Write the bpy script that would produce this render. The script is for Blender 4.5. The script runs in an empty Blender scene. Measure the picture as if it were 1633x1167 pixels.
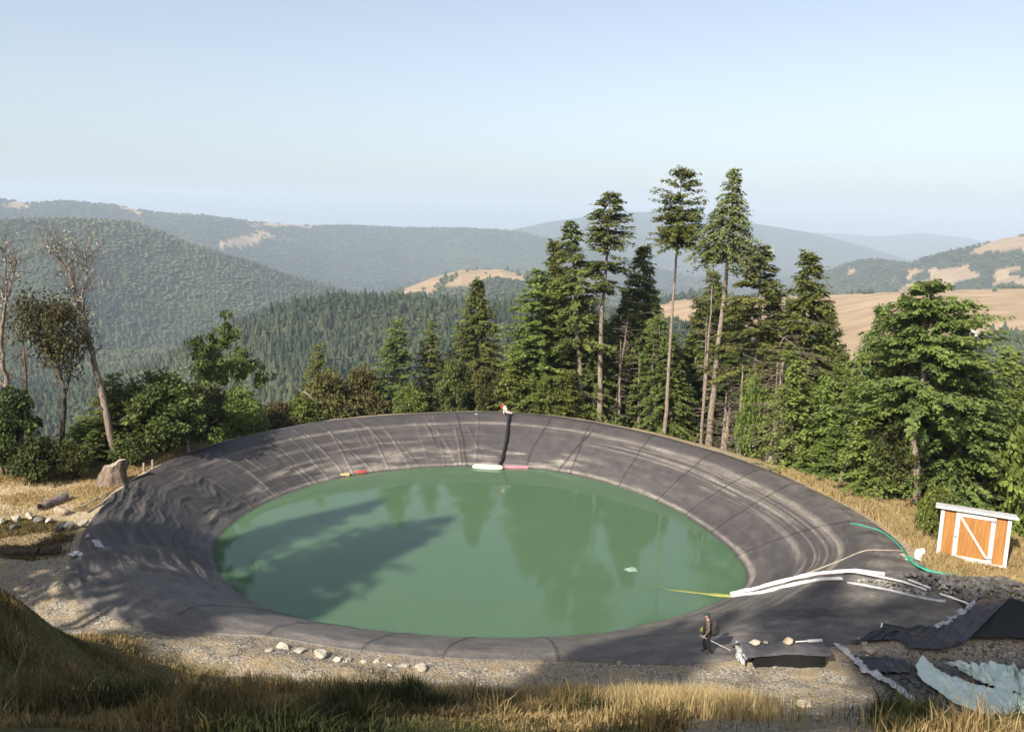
import bpy, math, random
import numpy as np
from mathutils import Vector, Matrix
sc = bpy.context.scene
rng = np.random.default_rng(7)
random.seed(7)
# ---------------------------------------------------------------- camera
F = 1359.0; PW, PH = 1633.0, 1167.0
HC = 19.5; PITCH = math.radians(9.7); ROLL = math.radians(1.5)
CM = Matrix.Rotation(math.pi/2-PITCH, 3, 'X') @ Matrix.Rotation(ROLL, 3, 'Z')
cam = bpy.data.cameras.new("camera"); camo = bpy.data.objects.new("camera", cam)
sc.collection.objects.link(camo); sc.camera = camo
camo.matrix_world = Matrix.Translation((0, 0, HC)) @ CM.to_4x4()
cam.sensor_width = 36; cam.lens = 36*F/PW; cam.clip_start = .1; cam.clip_end = 40000
# ---------------------------------------------------------------- world, sun, exposure
SUN_EL = math.radians(37); SUN_AZ = math.radians(216)   # azimuth clockwise from +Y: behind the camera, to its left
SD = Vector((math.sin(SUN_AZ)*math.cos(SUN_EL), math.cos(SUN_AZ)*math.cos(SUN_EL), math.sin(SUN_EL)))
w = bpy.data.worlds.new("World"); sc.world = w; w.use_nodes = True
nt = w.node_tree; bg = nt.nodes['Background']
sky = nt.nodes.new('ShaderNodeTexSky'); sky.sky_type = 'NISHITA'; sky.sun_disc = False
sky.sun_elevation = SUN_EL; sky.sun_rotation = SUN_AZ
sky.air_density = 1.0; sky.dust_density = 3.2; sky.ozone_density = .6; sky.altitude = 600
hs_ = nt.nodes.new('ShaderNodeHueSaturation'); hs_.inputs['Saturation'].default_value = .72
nt.links.new(sky.outputs[0], hs_.inputs['Color']); nt.links.new(hs_.outputs[0], bg.inputs[0]); bg.inputs[1].default_value = 0.115
sun = bpy.data.lights.new("sun", 'SUN'); suno = bpy.data.objects.new("sun", sun); sc.collection.objects.link(suno)
sun.energy = 5.0; sun.angle = math.radians(.9); sun.color = (1, .93, .82)
suno.rotation_euler = SD.to_track_quat('Z', 'Y').to_euler(); suno.location = (-200, -200, 300)
sc.view_settings.view_transform = 'Standard'; sc.view_settings.look = 'None'
sc.view_settings.exposure = 0.65; sc.view_settings.gamma = 1
sc.cycles.max_bounces = 6; sc.cycles.diffuse_bounces = 2; sc.cycles.glossy_bounces = 3
sc.cycles.transparent_max_bounces = 8; sc.cycles.volume_bounces = 2
# ---------------------------------------------------------------- helpers
def ray(px, py):
    return CM @ Vector(((px-PW/2)/F, -(py-PH/2)/F, -1.0))
def P(px, py, z):                      # photo pixel -> point on the level z
    d = ray(px, py); k = (z-HC)/d.z
    return Vector((d.x*k, d.y*k, z))
def atY(px, py, Y):
    d = ray(px, py); k = Y/d.y
    return Vector((d.x*k, Y, HC+d.z*k))
def atR(px, py, R):
    d = ray(px, py); k = R/math.hypot(d.x, d.y)
    return Vector((d.x*k, d.y*k, HC+d.z*k))
CMi = np.array(CM.transposed())
def project(X):
    X = np.asarray(X, float)-np.array([0, 0, HC]); c = X @ CMi.T
    return PW/2+F*c[..., 0]/-c[..., 2], PH/2-F*c[..., 1]/-c[..., 2]
def azt(px, py):
    d = ray(px, py); h = math.hypot(d.x, d.y); return math.atan2(d.x, d.y), d.z/h
def sstep(a, b, x):
    t = np.clip((x-a)/(b-a), 0, 1); return t*t*(3-2*t)
_perm = np.random.default_rng(3).random((256, 256))
def vnoise(x, y):
    xi = np.floor(x).astype(int); yi = np.floor(y).astype(int); fx = x-xi; fy = y-yi
    fx = fx*fx*(3-2*fx); fy = fy*fy*(3-2*fy)
    a = _perm[xi & 255, yi & 255]; b = _perm[(xi+1) & 255, yi & 255]
    c = _perm[xi & 255, (yi+1) & 255]; d = _perm[(xi+1) & 255, (yi+1) & 255]
    return (a*(1-fx)+b*fx)*(1-fy)+(c*(1-fx)+d*fx)*fy
def fbm(x, y, o=4):
    x = np.asarray(x, float); y = np.asarray(y, float); s = 0; A = 1.; n = 0
    for i in range(o):
        s = s+A*vnoise(x+17.3*i, y-9.1*i); n += A; A *= .5; x = x*2.03; y = y*2.03
    return s/n*2-1
def inpoly(x, y, poly):
    r = np.zeros(x.shape, bool); n = len(poly)
    for i in range(n):
        x1, y1 = poly[i]; x2, y2 = poly[(i+1) % n]
        if y1 == y2: continue
        c = ((y1 > y) != (y2 > y)) & (x < (x2-x1)*(y-y1)/(y2-y1)+x1); r ^= c
    return r
def dpoly(x, y, poly):                  # distance to a polygon's outline
    d = np.full(x.shape, 1e9); n = len(poly)
    for i in range(n):
        ax, ay = poly[i]; bx, by = poly[(i+1) % n]; ex, ey = bx-ax, by-ay
        t = np.clip(((x-ax)*ex+(y-ay)*ey)/(ex*ex+ey*ey+1e-9), 0, 1)
        d = np.minimum(d, np.hypot(x-ax-t*ex, y-ay-t*ey))
    return d
def mesh_np(name, V, Fq, mat=None, parent=None, smooth=False, attrs=None, uv=None, mats=None, midx=None):
    """V (n,3); Fq list of (m,k) int arrays with faces of k corners"""
    me = bpy.data.meshes.new(name)
    if not isinstance(Fq, list): Fq = [Fq]
    Fq = [np.asarray(f) for f in Fq if len(f)]
    V = np.asarray(V, dtype=np.float32)
    me.vertices.add(len(V)); me.vertices.foreach_set('co', V.ravel())
    li = np.concatenate([f.ravel() for f in Fq]).astype(np.int32)
    cnt = np.concatenate([np.full(len(f), f.shape[1]) for f in Fq])
    st = np.concatenate([[0], np.cumsum(cnt)[:-1]]).astype(np.int32)
    me.loops.add(len(li)); me.loops.foreach_set('vertex_index', li)
    me.polygons.add(len(cnt)); me.polygons.foreach_set('loop_start', st)
    try: me.polygons.foreach_set('loop_total', cnt.astype(np.int32))
    except Exception: pass
    me.polygons.foreach_set('use_smooth', np.full(len(cnt), smooth))
    if attrs:
        for k, a in attrs.items():
            at = me.attributes.new(k, 'FLOAT', 'POINT'); at.data.foreach_set('value', np.asarray(a, np.float32).ravel())
    if uv is not None:
        l = me.uv_layers.new(name='UVMap'); l.data.foreach_set('uv', np.asarray(uv, np.float32)[li].ravel())
    for m in (mats or ([mat] if mat else [])): me.materials.append(m)
    if midx is not None: me.polygons.foreach_set('material_index', np.asarray(midx, np.int32))
    me.update(calc_edges=True); me.validate()
    o = bpy.data.objects.new(name, me); sc.collection.objects.link(o)
    if parent: o.parent = parent
    return o
def grid_faces(n, m, wrap=False):       # n rows, m columns
    i = np.arange(n-1)[:, None]; j = np.arange(m if wrap else m-1)[None, :]
    j2 = (j+1) % m
    return np.stack([i*m+j, i*m+j2, (i+1)*m+j2, (i+1)*m+j], -1).reshape(-1, 4)
def tag(o, label=None, cat=None, group=None, kind=None):
    if label: o['label'] = label
    if cat: o['category'] = cat
    if group: o['group'] = group
    if kind: o['kind'] = kind
    return o
def empty(name, loc, label, cat, group=None, rz=0):
    o = bpy.data.objects.new(name, None); sc.collection.objects.link(o); o.location = loc
    o.rotation_euler = (0, 0, rz); o.empty_display_size = .3
    return tag(o, label, cat, group)
# --- material builder
class N:
    def __init__(s, name):
        s.m = bpy.data.materials.new(name); s.m.use_nodes = True; s.t = s.m.node_tree
        s.b = s.t.nodes['Principled BSDF']
    def n(s, typ, **k):
        x = s.t.nodes.new('ShaderNode'+typ)
        for a, v in k.items():
            if hasattr(x, a): setattr(x, a, v)
        return x
    def l(s, a, b): s.t.links.new(a, b)
    def val(s, x, v):
        if hasattr(v, 'links') or isinstance(v, bpy.types.NodeSocket): s.l(v, x)
        else: x.default_value = v
    def co(s, kind='Object'): return s.n('TexCoord').outputs[kind]
    def mapping(s, vec, scale=(1, 1, 1), rot=(0, 0, 0)):
        m = s.n('Mapping'); s.l(vec, m.inputs[0]); m.inputs['Scale'].default_value = scale; m.inputs['Rotation'].default_value = rot; return m.outputs[0]
    def noise(s, vec, sc_, det=4, rough=.55, dist=0):
        n = s.n('TexNoise'); s.l(vec, n.inputs['Vector']); n.inputs['Scale'].default_value = sc_
        n.inputs['Detail'].default_value = det; n.inputs['Roughness'].default_value = rough; n.inputs['Distortion'].default_value = dist
        return n.outputs[0]
    def vor(s, vec, sc_, feat='F1', out='Distance'):
        n = s.n('TexVoronoi', feature=feat); s.l(vec, n.inputs['Vector']); n.inputs['Scale'].default_value = sc_; return n.outputs[out]
    def attr(s, name): return s.n('Attribute', attribute_name=name).outputs['Fac']
    def ramp(s, fac, stops):
        r = s.n('ValToRGB'); s.l(fac, r.inputs[0]); e = r.color_ramp.elements
        while len(e) < len(stops): e.new(.5)
        for i, (p, c) in enumerate(stops):
            e[i].position = p; c = (c, c, c) if not hasattr(c, '__len__') else c; e[i].color = (*c, 1)
        return r.outputs[0]
    def mix(s, fac, a, b, mode='MIX'):
        m = s.n('Mix', data_type='RGBA', blend_type=mode)
        for so, v in ((m.inputs[0], fac), (m.inputs[6], a), (m.inputs[7], b)):
            if isinstance(v, tuple) and len(v) == 3: v = (*v, 1)
            s.val(so, v)
        return m.outputs[2]
    def math(s, op, a, b=0., clamp=False):
        m = s.n('Math', operation=op, use_clamp=clamp); s.val(m.inputs[0], a); s.val(m.inputs[1], b); return m.outputs[0]
    def bump(s, h, strength=.5, dist=.05):
        b = s.n('Bump'); s.l(h, b.inputs['Height']); b.inputs['Strength'].default_value = strength; b.inputs['Distance'].default_value = dist
        s.l(b.outputs[0], s.b.inputs['Normal'])
    def base(s, c, rough=.8, spec=.3):
        if isinstance(c, tuple): c = (*c[:3], 1)
        s.val(s.b.inputs['Base Color'], c); s.val(s.b.inputs['Roughness'], rough)
        s.b.inputs['Specular IOR Level'].default_value = spec
        return s.m
def simple(name, c1, c2, scale=3., rough=.8, spec=.3, bump=.3, bd=.03, det=4):
    k = N(name); v = k.co(); f = k.noise(v, scale, det)
    m = k.base(k.mix(k.ramp(f, [(.35, 0.), (.65, 1.)]), c1, c2), rough, spec)
    if bump: k.bump(f, bump, bd)
    return m
# ---------------------------------------------------------------- pond outlines (surveyed from the photograph)
WATER = [(338,890),(345,855),(370,833),(400,812),(440,793),(480,778),(530,763),(600,752),(700,744),(800,743),(880,750),(940,762),(1000,779),(1060,803),(1110,832),(1150,860),(1180,888),(1196,915),(1190,937),(1165,953),(1120,972),(1050,991),(980,1008),(900,1015),(800,1018),(700,1015),(600,1006),(520,996),(450,980),(400,962),(365,935),(345,912)]
CREST = [(168,822,3),(205,785,3),(250,752,3),(310,724,3),(400,697,3),(500,677,3),(600,667,3),(700,661,3),(800,660,3),(900,669,3),(1000,687,3),(1100,712,3),(1200,745,3),(1300,790,3),(1370,835,3),(1400,868,2.9),(1385,902,2.7),(1340,930,2.4),(1290,965,2.1),(1200,1008,2.0),(1100,1029,2.05),(1000,1039,2.05),(900,1043,2.05),(800,1042,2.05),(700,1038,2.05),(600,1029,2.1),(500,1014,2.1),(430,1000,2.15),(340,980,2.2),(260,950,2.4),(190,915,2.6),(165,880,2.8),(158,850,2.95)]
OUTER = [(140,838,2.85),(160,812,2.85),(190,783,2.85),(245,748,2.85),(310,720,2.85),(400,694,2.85),(500,674,2.85),(600,664,2.85),(700,658,2.85),(800,657,2.85),(900,666,2.85),(1000,684,2.85),(1100,709,2.85),(1200,741,2.85),(1300,783,2.85),(1380,825,2.9),(1440,868,2.75),(1462,905,2.6),(1510,940,2.5),(1552,970,2.4),(1515,1002,2.3),(1430,1018,2.25),(1330,1030,2.2),(1200,1048,2.15),(1100,1060,2.05),(1000,1058,2.0),(900,1053,2.0),(800,1051,2.0),(700,1048,2.0),(600,1040,2.0),(500,1027,2.0),(430,1015,2.0),(330,1012,2.0),(262,1016,2.05),(200,992,2.2),(120,958,2.4),(98,922,2.6),(122,885,2.75),(128,858,2.8)]
wp = np.array([P(x, y, 0) for x, y in WATER]); cx, cy = wp[:, 0].mean(), wp[:, 1].mean()
cx = (wp[:,0].max()+wp[:,0].min())/2; cy = (wp[:,1].max()+wp[:,1].min())/2
def polar(pts):
    a = np.arctan2(pts[:, 1]-cy, pts[:, 0]-cx); r = np.hypot(pts[:, 1]-cy, pts[:, 0]-cx); i = np.argsort(a)
    return a[i], r[i], pts[i, 2]
TH = np.linspace(-math.pi, math.pi, 1441)
def curve(pts, sm):
    a, r, z = polar(pts); a3 = np.concatenate([a-2*math.pi, a, a+2*math.pi])
    R = np.interp(TH, a3, np.tile(r, 3)); Z = np.interp(TH, a3, np.tile(z, 3))
    k = np.hanning(sm*2+1); k /= k.sum()
    def s(v): v = np.concatenate([v[:-1]]*3); v = np.convolve(v, k, 'same'); v = v[1440:2880]; return np.append(v, v[0])
    return s(R), s(Z)
RW, _ = curve(wp, 22)
RC, ZC = curve(np.array([P(x, y, z) for x, y, z in CREST]), 26)
RO, ZO = curve(np.array([P(x, y, z) for x, y, z in OUTER]), 14)
RO = np.maximum(RO, RC+.45); RC = np.maximum(RC, RW+1.2)
def pol(x, y):
    return np.arctan2(y-cy, x-cx), np.hypot(x-cx, y-cy)
PLAT = [P(x, y, 2.9).xy for x, y in [(-900,790),(-300,775),(0,757),(100,754),(180,744),(240,733),(300,718)]]
PLAT += [Vector((cx+(np.interp(t, TH, RC)+1.5)*math.cos(t), cy+(np.interp(t, TH, RC)+1.5)*math.sin(t))) for t in np.radians([125,115,105,95,85,75,65,55,45])]
PLAT += [P(x, y, 2.8).xy for x, y in [(1250,748),(1300,768),(1345,780),(1400,798),(1465,812),(1500,826),(1633,872),(1900,960),(2600,1100)]]
PLAT += [Vector((90, -80)), Vector((-90, -80))]
PLAT = [tuple(v) for v in PLAT]
SY = np.array([-80, -30, -8, 0, 8, 14, 18, 22, 27, 29.3, 31, 33.]); SZ = np.array([36, 27, 19.5, 17.6, 13.9, 10.55, 8.3, 6.05, 3.35, 2.3, 2.0, 1.9])
def Hn(x, y):
    """near ground height"""
    x = np.asarray(x, float); y = np.asarray(y, float)
    th, r = pol(x, y); rw = np.interp(th, TH, RW); rc = np.interp(th, TH, RC); zc = np.interp(th, TH, ZC); ro = np.interp(th, TH, RO); zo = np.interp(th, TH, ZO)
    # surroundings
    shift = 3.2*sstep(-11, -15, x)-2.8*sstep(13, 18, x)
    slope = np.interp(y-shift, SY, SZ)
    g = 2.0+.8*sstep(30, 44, y)
    g = np.maximum(g, slope)
    g = g+1.7*np.exp(-((x+13.8)/1.9)**2-((y-21)/3.4)**2)
    bank = sstep(34, 31, y)*sstep(26.5, 28.5, y); g = g+bank*(.16*fbm(x*.9, y*1.2, 4)+.10*np.abs(fbm(x*2.2, y*2.2, 3)))
    g = g+.7*np.exp(-((x+11.2)/2.8)**2-((y-31.2)/1.6)**2)+.35*np.exp(-((x+8)/3)**2-((y-30.2)/1.2)**2)
    d = dpoly(x, y, PLAT); ins = inpoly(x, y, PLAT)
    dd = np.where(ins, 0, d)
    g = g-np.where(dd > 0, .45*dd+.0*dd, 0)*np.where(dd < 3, dd/3, 1)
    g = np.maximum(g, -75+.0*g)
    g = g+.10*fbm(x*.5, y*.5, 4)+.05*fbm(x*2.3, y*2.3, 3)
    # pond
    s = np.clip((r-rw)/(rc-rw), 0, 1)
    inner = np.where(r < rw, -np.minimum((rw-r)*.42, 3.2), zc*(1-(1-s)**1.32))
    lin = zc+(zo-zc)*np.clip((r-rc)/np.maximum(ro-rc, .3), 0, 1)
    bl = sstep(0, 1.0, r-ro)
    z = np.where(r <= rc, inner, np.where(r <= ro, lin, lin*(1-bl)+g*bl))
    return z
def hit(px, py, far=160):
    d = ray(px, py); k = np.arange(8, far, .05); hx = d.x*k; hy = d.y*k; hz = HC+d.z*k
    zz = Hn(hx, hy); i = np.argmax(hz < zz)
    return Vector((hx[i], hy[i], zz[i]))
# ---------------------------------------------------------------- far terrain
RIDGES = [
 dict(r=760, sf=.24, sb=.35, a=10, p=[(-900,700),(-300,660),(100,620),(250,575),(300,545),(350,520),(400,498),(450,478),(500,470),(550,462),(640,462),(700,468),(780,472),(830,474),(1000,492),(1150,520),(1300,560),(1800,640)]),
 dict(r=2200, sf=.33, sb=.3, a=42, p=[(-900,330),(-400,335),(0,347),(100,343),(200,347),(260,365),(300,383),(380,408),(450,432),(520,450),(600,478),(700,520),(900,560),(1300,600)]),
 dict(r=1750, sf=.3, sb=.3, a=14, p=[(300,560),(560,500),(640,464),(690,444),(735,431),(800,430),(838,440),(880,455),(950,480),(1050,520),(1300,560)]),
 dict(r=4600, sf=.3, sb=.25, a=70, p=[(-900,310),(-300,300),(-30,312),(0,316),(40,321),(60,322),(100,318),(180,325),(240,335),(300,340),(370,346),(400,351),(500,358),(560,357),(640,361),(740,362),(800,365),(830,367),(900,385),(1000,410),(1100,440),(1300,480)]),
 dict(r=7600, sf=.25, sb=.2, a=60, p=[(500,420),(700,385),(810,368),(880,353),(940,345),(1000,338),(1050,338),(1130,345),(1200,356),(1300,372),(1350,385),(1400,400),(1450,414),(1520,430),(1700,440)]),
 dict(r=11500, sf=.2, sb=.2, a=60, p=[(1000,400),(1200,380),(1300,371),(1350,373),(1400,377),(1470,372),(1540,379),(1580,388),(1700,392),(2000,380),(2600,370)]),
 dict(r=3000, sf=.3, sb=.3, a=30, p=[(1000,520),(1200,470),(1310,434),(1350,418),(1380,411),(1420,414),(1450,418),(1480,406),(1560,388),(1600,376),(1633,372),(1700,360),(1900,340),(2500,330)]),
 dict(r=1250, sf=.16, sb=.3, a=5, p=[(700,560),(900,520),(1050,482),(1100,474),(1180,476),(1340,470),(1500,463),(1633,460),(1800,462),(2500,450)]),
]
for R in RIDGES:
    dy = {760: 15, 2200: 7, 1750: 0, 4600: 2.5, 3000: 4}.get(R['r'], 0)
    q = np.array([azt(x, y+dy) for x, y in R['p']]); R['az'] = q[:, 0]; R['t'] = q[:, 1]
BR = np.array([60, 95, 130, 200, 400, 700, 1100, 1500, 4000, 14000]); BZ = np.array([-3, -14, -26, -52, -110, -150, -180, -215, -280, -330])
def Zf(a, r):
    x = r*np.sin(a); y = r*np.cos(a)
    z = np.interp(r, BR, BZ)+r*.012*fbm(x/240, y/240, 4)*sstep(150, 500, r)
    for k, R in enumerate(RIDGES):
        ri = R['r']*(1+.10*fbm(a*6+k*7.7, a*0+k, 2))
        zc = HC+np.interp(a, R['az'], R['t'])*ri
        d = r-ri; L = R['r']*.06
        n = fbm(x/(R['r']*.11)+k*5, y/(R['r']*.16), 5)
        zz = zc-np.where(d < 0, R['sf']*(np.sqrt(d*d+L*L)-L), R['sb']*(np.sqrt(d*d+L*L)-L))+R['a']*n*np.clip(np.abs(d)/(R['r']*.12), 0, 1.)-R['a']*.15*0
        h = np.clip(.5+.5*(zz-z)/(R['r']*.004), 0, 1)
        z = np.maximum(z, zz)
    return z
# near ground sheet
gx = np.concatenate([np.arange(-75, -34, 1.2), np.arange(-34, 34, .22), np.arange(34, 76, 1.2)])
gy = np.concatenate([np.arange(-70, 10, 1.6), np.arange(10, 40, .16), np.arange(40, 84, .4), np.arange(84, 125, 1.2)])
XX, YY = np.meshgrid(gx, gy); HH = Hn(XX.ravel(), YY.ravel()).reshape(XX.shape)
thg, rg = pol(XX, YY); rog = np.interp(thg, TH, RO)
under = sstep(0, -.5, rg-rog); HH = HH-.30*under
azg = np.arctan2(XX, YY)
k = N('ground'); v = k.co()
n1 = k.noise(v, .35, 5); n2 = k.noise(v, 6, 6, .7); peb = k.vor(v, 9); big = k.noise(v, 1.3, 4)
straw = k.ramp(n2, [(.3, (.17, .125, .06)), (.5, (.33, .25, .13)), (.72, (.50, .41, .26))])
grav = k.ramp(k.mix(.5, n2, k.vor(v, 14, out='Color')), [(.25, (.09, .075, .055)), (.5, (.25, .215, .165)), (.75, (.47, .42, .34))])
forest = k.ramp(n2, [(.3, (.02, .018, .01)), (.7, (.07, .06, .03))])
pale = k.ramp(n2, [(.3, (.30, .235, .145)), (.5, (.46, .37, .24)), (.75, (.66, .56, .40))])
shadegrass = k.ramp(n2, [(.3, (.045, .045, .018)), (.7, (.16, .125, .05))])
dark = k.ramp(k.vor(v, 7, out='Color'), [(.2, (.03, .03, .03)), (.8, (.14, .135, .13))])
grav = k.mix(k.ramp(big, [(.42, 0.), (.62, .8)]), grav, (.33, .25, .15))
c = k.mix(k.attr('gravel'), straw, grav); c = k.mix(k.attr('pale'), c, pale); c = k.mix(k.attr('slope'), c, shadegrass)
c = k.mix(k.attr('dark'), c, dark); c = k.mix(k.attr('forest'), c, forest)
k.base(c, .95, .1); k.bump(k.mix(.5, n2, peb), .9, .08); M_ground = k.m
x_, y_ = XX.ravel(), YY.ravel(); nn = fbm(x_*.45, y_*.45, 4)
dpl = dpoly(x_, y_, PLAT); inpl = inpoly(x_, y_, PLAT)
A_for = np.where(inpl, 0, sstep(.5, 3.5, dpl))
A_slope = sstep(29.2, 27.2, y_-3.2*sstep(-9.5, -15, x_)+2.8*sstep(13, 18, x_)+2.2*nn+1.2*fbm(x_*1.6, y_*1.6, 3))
px_, py_ = project(np.stack([x_, np.maximum(y_, 5), HH.ravel()], 1))
th_, r_ = pol(x_, y_); ro_ = np.interp(th_, TH, RO)
A_grav = (sstep(6.0, 2.0, r_-ro_+1.5*nn)*sstep(44, 36, y_)+.9*sstep(40, 36, y_))
u_ = x_/np.maximum(y_, 1); sec = sstep(.19, .25, u_)*sstep(.56, .50, u_); sec_ = sec*A_slope; A_slope = A_slope*(1-.75*sec)
A_grav = np.clip(A_grav, 0, 1)*(1-A_slope)
A_grav = np.maximum(A_grav, .75*sstep(1.2, .2, r_-ro_+.6*nn))
A_grav = np.maximum(A_grav, sec_*.9)
A_pale = sstep(-12, -20, x_)*sstep(43, 46, y_+1.2*nn)*(1-A_for)
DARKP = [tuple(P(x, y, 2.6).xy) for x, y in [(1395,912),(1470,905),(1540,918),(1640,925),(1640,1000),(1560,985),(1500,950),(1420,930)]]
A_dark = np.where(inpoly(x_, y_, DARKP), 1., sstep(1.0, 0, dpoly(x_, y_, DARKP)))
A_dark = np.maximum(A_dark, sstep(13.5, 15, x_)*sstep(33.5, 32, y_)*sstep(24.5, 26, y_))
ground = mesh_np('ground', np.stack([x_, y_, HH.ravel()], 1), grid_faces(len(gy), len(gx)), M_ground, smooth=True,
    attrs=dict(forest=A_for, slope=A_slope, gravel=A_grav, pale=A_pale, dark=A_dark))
tag(ground, 'gravel bank, dry grass slope and pale level ground around the pond', kind='structure')
# liner ----------------------------------------------------------------
NT, NS = 1440, 120
th = TH[:-1][None, :]*np.ones((NS, 1)); rw = RW[:-1][None]; rc = RC[:-1][None]; ro = RO[:-1][None]
q = np.linspace(0, 1, NS)[:, None]
q1, q2 = .12, .78
rr = np.where(q < q1, rw-1.4*(1-q/q1), np.where(q < q2, rw+(rc-rw)*(q-q1)/(q2-q1), rc+(ro-rc)*(q-q2)/(1-q2)))
LX = cx+rr*np.cos(th); LY = cy+rr*np.sin(th); LZ = Hn(LX.ravel(), LY.ravel()).reshape(LX.shape)-.10*fbm(LX*.5, LY*.5, 4)*0
th_c = th; ss = (rr-rw)/(rc-rw); rd = np.degrees(th_c)
um = th*18.0
def wrinkle(center, lean, width, amp, lo, hi):
    """a fold running up the bank: center in degrees at the water line, lean in degrees by the crest"""
    t = rd-(center+lean*ss+.25*fbm(ss*5+center, ss*0+center, 2)); t = (t+180) % 360-180
    return amp*np.exp(-(t*math.pi/180*rr/width)**2)*sstep(lo-.08, lo+.05, ss)*sstep(hi+.08, hi-.05, ss)
W = np.zeros_like(LX); SEAM = np.zeros_like(LX); STRK = np.zeros_like(LX)
r2 = np.random.default_rng(5)
for a in np.arange(92, 170, 2.3):          # folds on the far left bank
    a = a+r2.normal(0, 1.6); f = wrinkle(a, r2.uniform(-1, 9), r2.uniform(.05, .10), 1, r2.choice([0, 0, .2, .4]), r2.uniform(.6, 1.05)); am = r2.uniform(.03, .10)
    W += f*am; STRK += f*r2.uniform(0, 1)**2
for a in (77, 62, 44, 28, 15, 2, -12, 96, -100, -112, -124, -88, -76):
    f = wrinkle(a, r2.uniform(-4, 3), .07, 1, -.1, 1.15); W += f*.05; SEAM += f*.8
f = wrinkle(66, -6, .09, 1, 0, .8)*1.0; SEAM += f; W += .08*f
drape = np.exp(-((rd-187) % 360-0)**2/1e9)*0
lf = ((rd+360) % 360)                      # left side, loose draped sheet
mleft = sstep(160, 172, lf)*sstep(238, 222, lf)
ph_ = ss*6.5+2.2*fbm(lf*.06, ss*1.3, 3)+lf*.035; fold = (1-np.abs((ph_ % 1)*2-1))**3+.6*(1-np.abs(((ph_*2.3+fbm(lf*.3, ss*3, 2)) % 1)*2-1))**4
W += mleft*sstep(-.05, .2, ss)*(.15*fold*np.clip(.5+1.6*fbm(LX*.35+4, LY*.35, 3), 0, 1.3)+.12*fbm(LX*.45, LY*.45, 3)*sstep(0, .4, ss))
# one long ridge of slack where two sheets meet
A1, A2 = hit(135, 900), hit(345, 905)
t = np.clip(((LX-A1.x)*(A2.x-A1.x)+(LY-A1.y)*(A2.y-A1.y))/((A2.x-A1.x)**2+(A2.y-A1.y)**2), 0, 1)
dr = np.hypot(LX-A1.x-t*(A2.x-A1.x), LY-A1.y-t*(A2.y-A1.y))
W += .38*np.exp(-(dr/.55)**2)*sstep(-.1, .25, ss)
W += .018*fbm(um*1.5, ss*12, 3)+.05*fbm(um*.25, ss*3, 3)*sstep(0, .3, ss)
edge = sstep(1.0, .965, q)
LZ = LZ+.05+W*edge-.22*sstep(.985, 1, q)*1.0
# mud and scum lines, kept as dirt amounts
str_ = fbm(um*.22, ss*26, 5); str2 = fbm(um*.08, ss*60, 3); patch = fbm(um*.12+9, ss*2.5, 3)
mud = .9*np.exp(-((ss-.735-.02*patch)/.028)**2)*(.65+.35*str_)+.25*np.exp(-((ss-.66)/.02)**2)*sstep(-.3, .5, patch)
mud += sstep(.36, .22, ss)*sstep(-.02, .04, ss)*sstep(-.12, .45, fbm(um*.35, ss*15, 5)+.35*patch)*.95
mud += .5*sstep(.0, .5, str_)*sstep(.62, .5, ss)*sstep(-.5, .3, patch)
right = sstep(60, 40, np.abs(rd-8)); mud *= 1-right*.85*sstep(.42, .30, ss)*sstep(.03, .06, ss)
mud += right*.55*sstep(.30, .5, ss)*sstep(-.05, .45, str2+.4*str_)*sstep(.85, .7, ss)*sstep(.1, .2, ss)
mud += .75*np.exp(-((ss-.02)/.015)**2)
mud *= 1-.6*mleft
mud += .5*STRK*sstep(.9, .7, ss)*(.5+.5*patch)
mud *= 1-.5*sstep(100, 130, np.abs(rd))*0
near = sstep(-30, -60, rd)*sstep(-160, -135, rd); mud = mud*(1-near)+near*(.38+.3*fbm(LX*1.3, LY*1.3, 4))*1.0
apron = sstep(-75, -55, rd)*sstep(22, 5, rd)*sstep(.75, 1.1, ss+.15*patch+.8*(q > q2))
mud = mud*(1-apron)+apron*(.30+.55*fbm(LX*.35+LY*.2, LY*1.6, 5)+.3*fbm(LX*2, LY*3, 3)); mud = mud+.07
mud = np.clip(mud, 0, 1)
k = N('pond_liner'); v = k.co(); uvc = k.co('UV')
n = k.noise(v, 1.2, 6, .7); n3 = k.noise(v, 9, 4, .7); un = k.noise(k.mapping(uvc, (.6, 9, 1)), 1.0, 6, .7)
basec = k.mix(k.ramp(n, [(.3, 0.), (.7, 1.)]), (.042, .038, .040), (.076, .068, .067))
dirt = k.math('MULTIPLY', k.attr('mud'), k.ramp(k.mix(.5, n3, un), [(.36, .15), (.60, 1.)]), True)
c = k.mix(dirt, basec, (.31, .275, .23)); c = k.mix(k.math('MULTIPLY', k.attr('seam'), .8, True), c, (.018, .017, .019))
k.base(c, k.ramp(n, [(.3, .45), (.7, .65)]), .32); k.bump(k.mix(.5, n3, un), .35, .06); M_liner = k.m
LV = np.stack([LX.ravel(), LY.ravel(), LZ.ravel()], 1)
liner = mesh_np('pond_liner', LV, grid_faces(NS, NT, True), M_liner, smooth=True,
    attrs=dict(mud=mud, seam=np.clip(SEAM, 0, 1)), uv=np.stack([um.ravel(), ss.ravel()], 1))
tag(liner, 'black geomembrane liner with mud-streaked bands covering the banks of the pond', 'pond liner')
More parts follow.
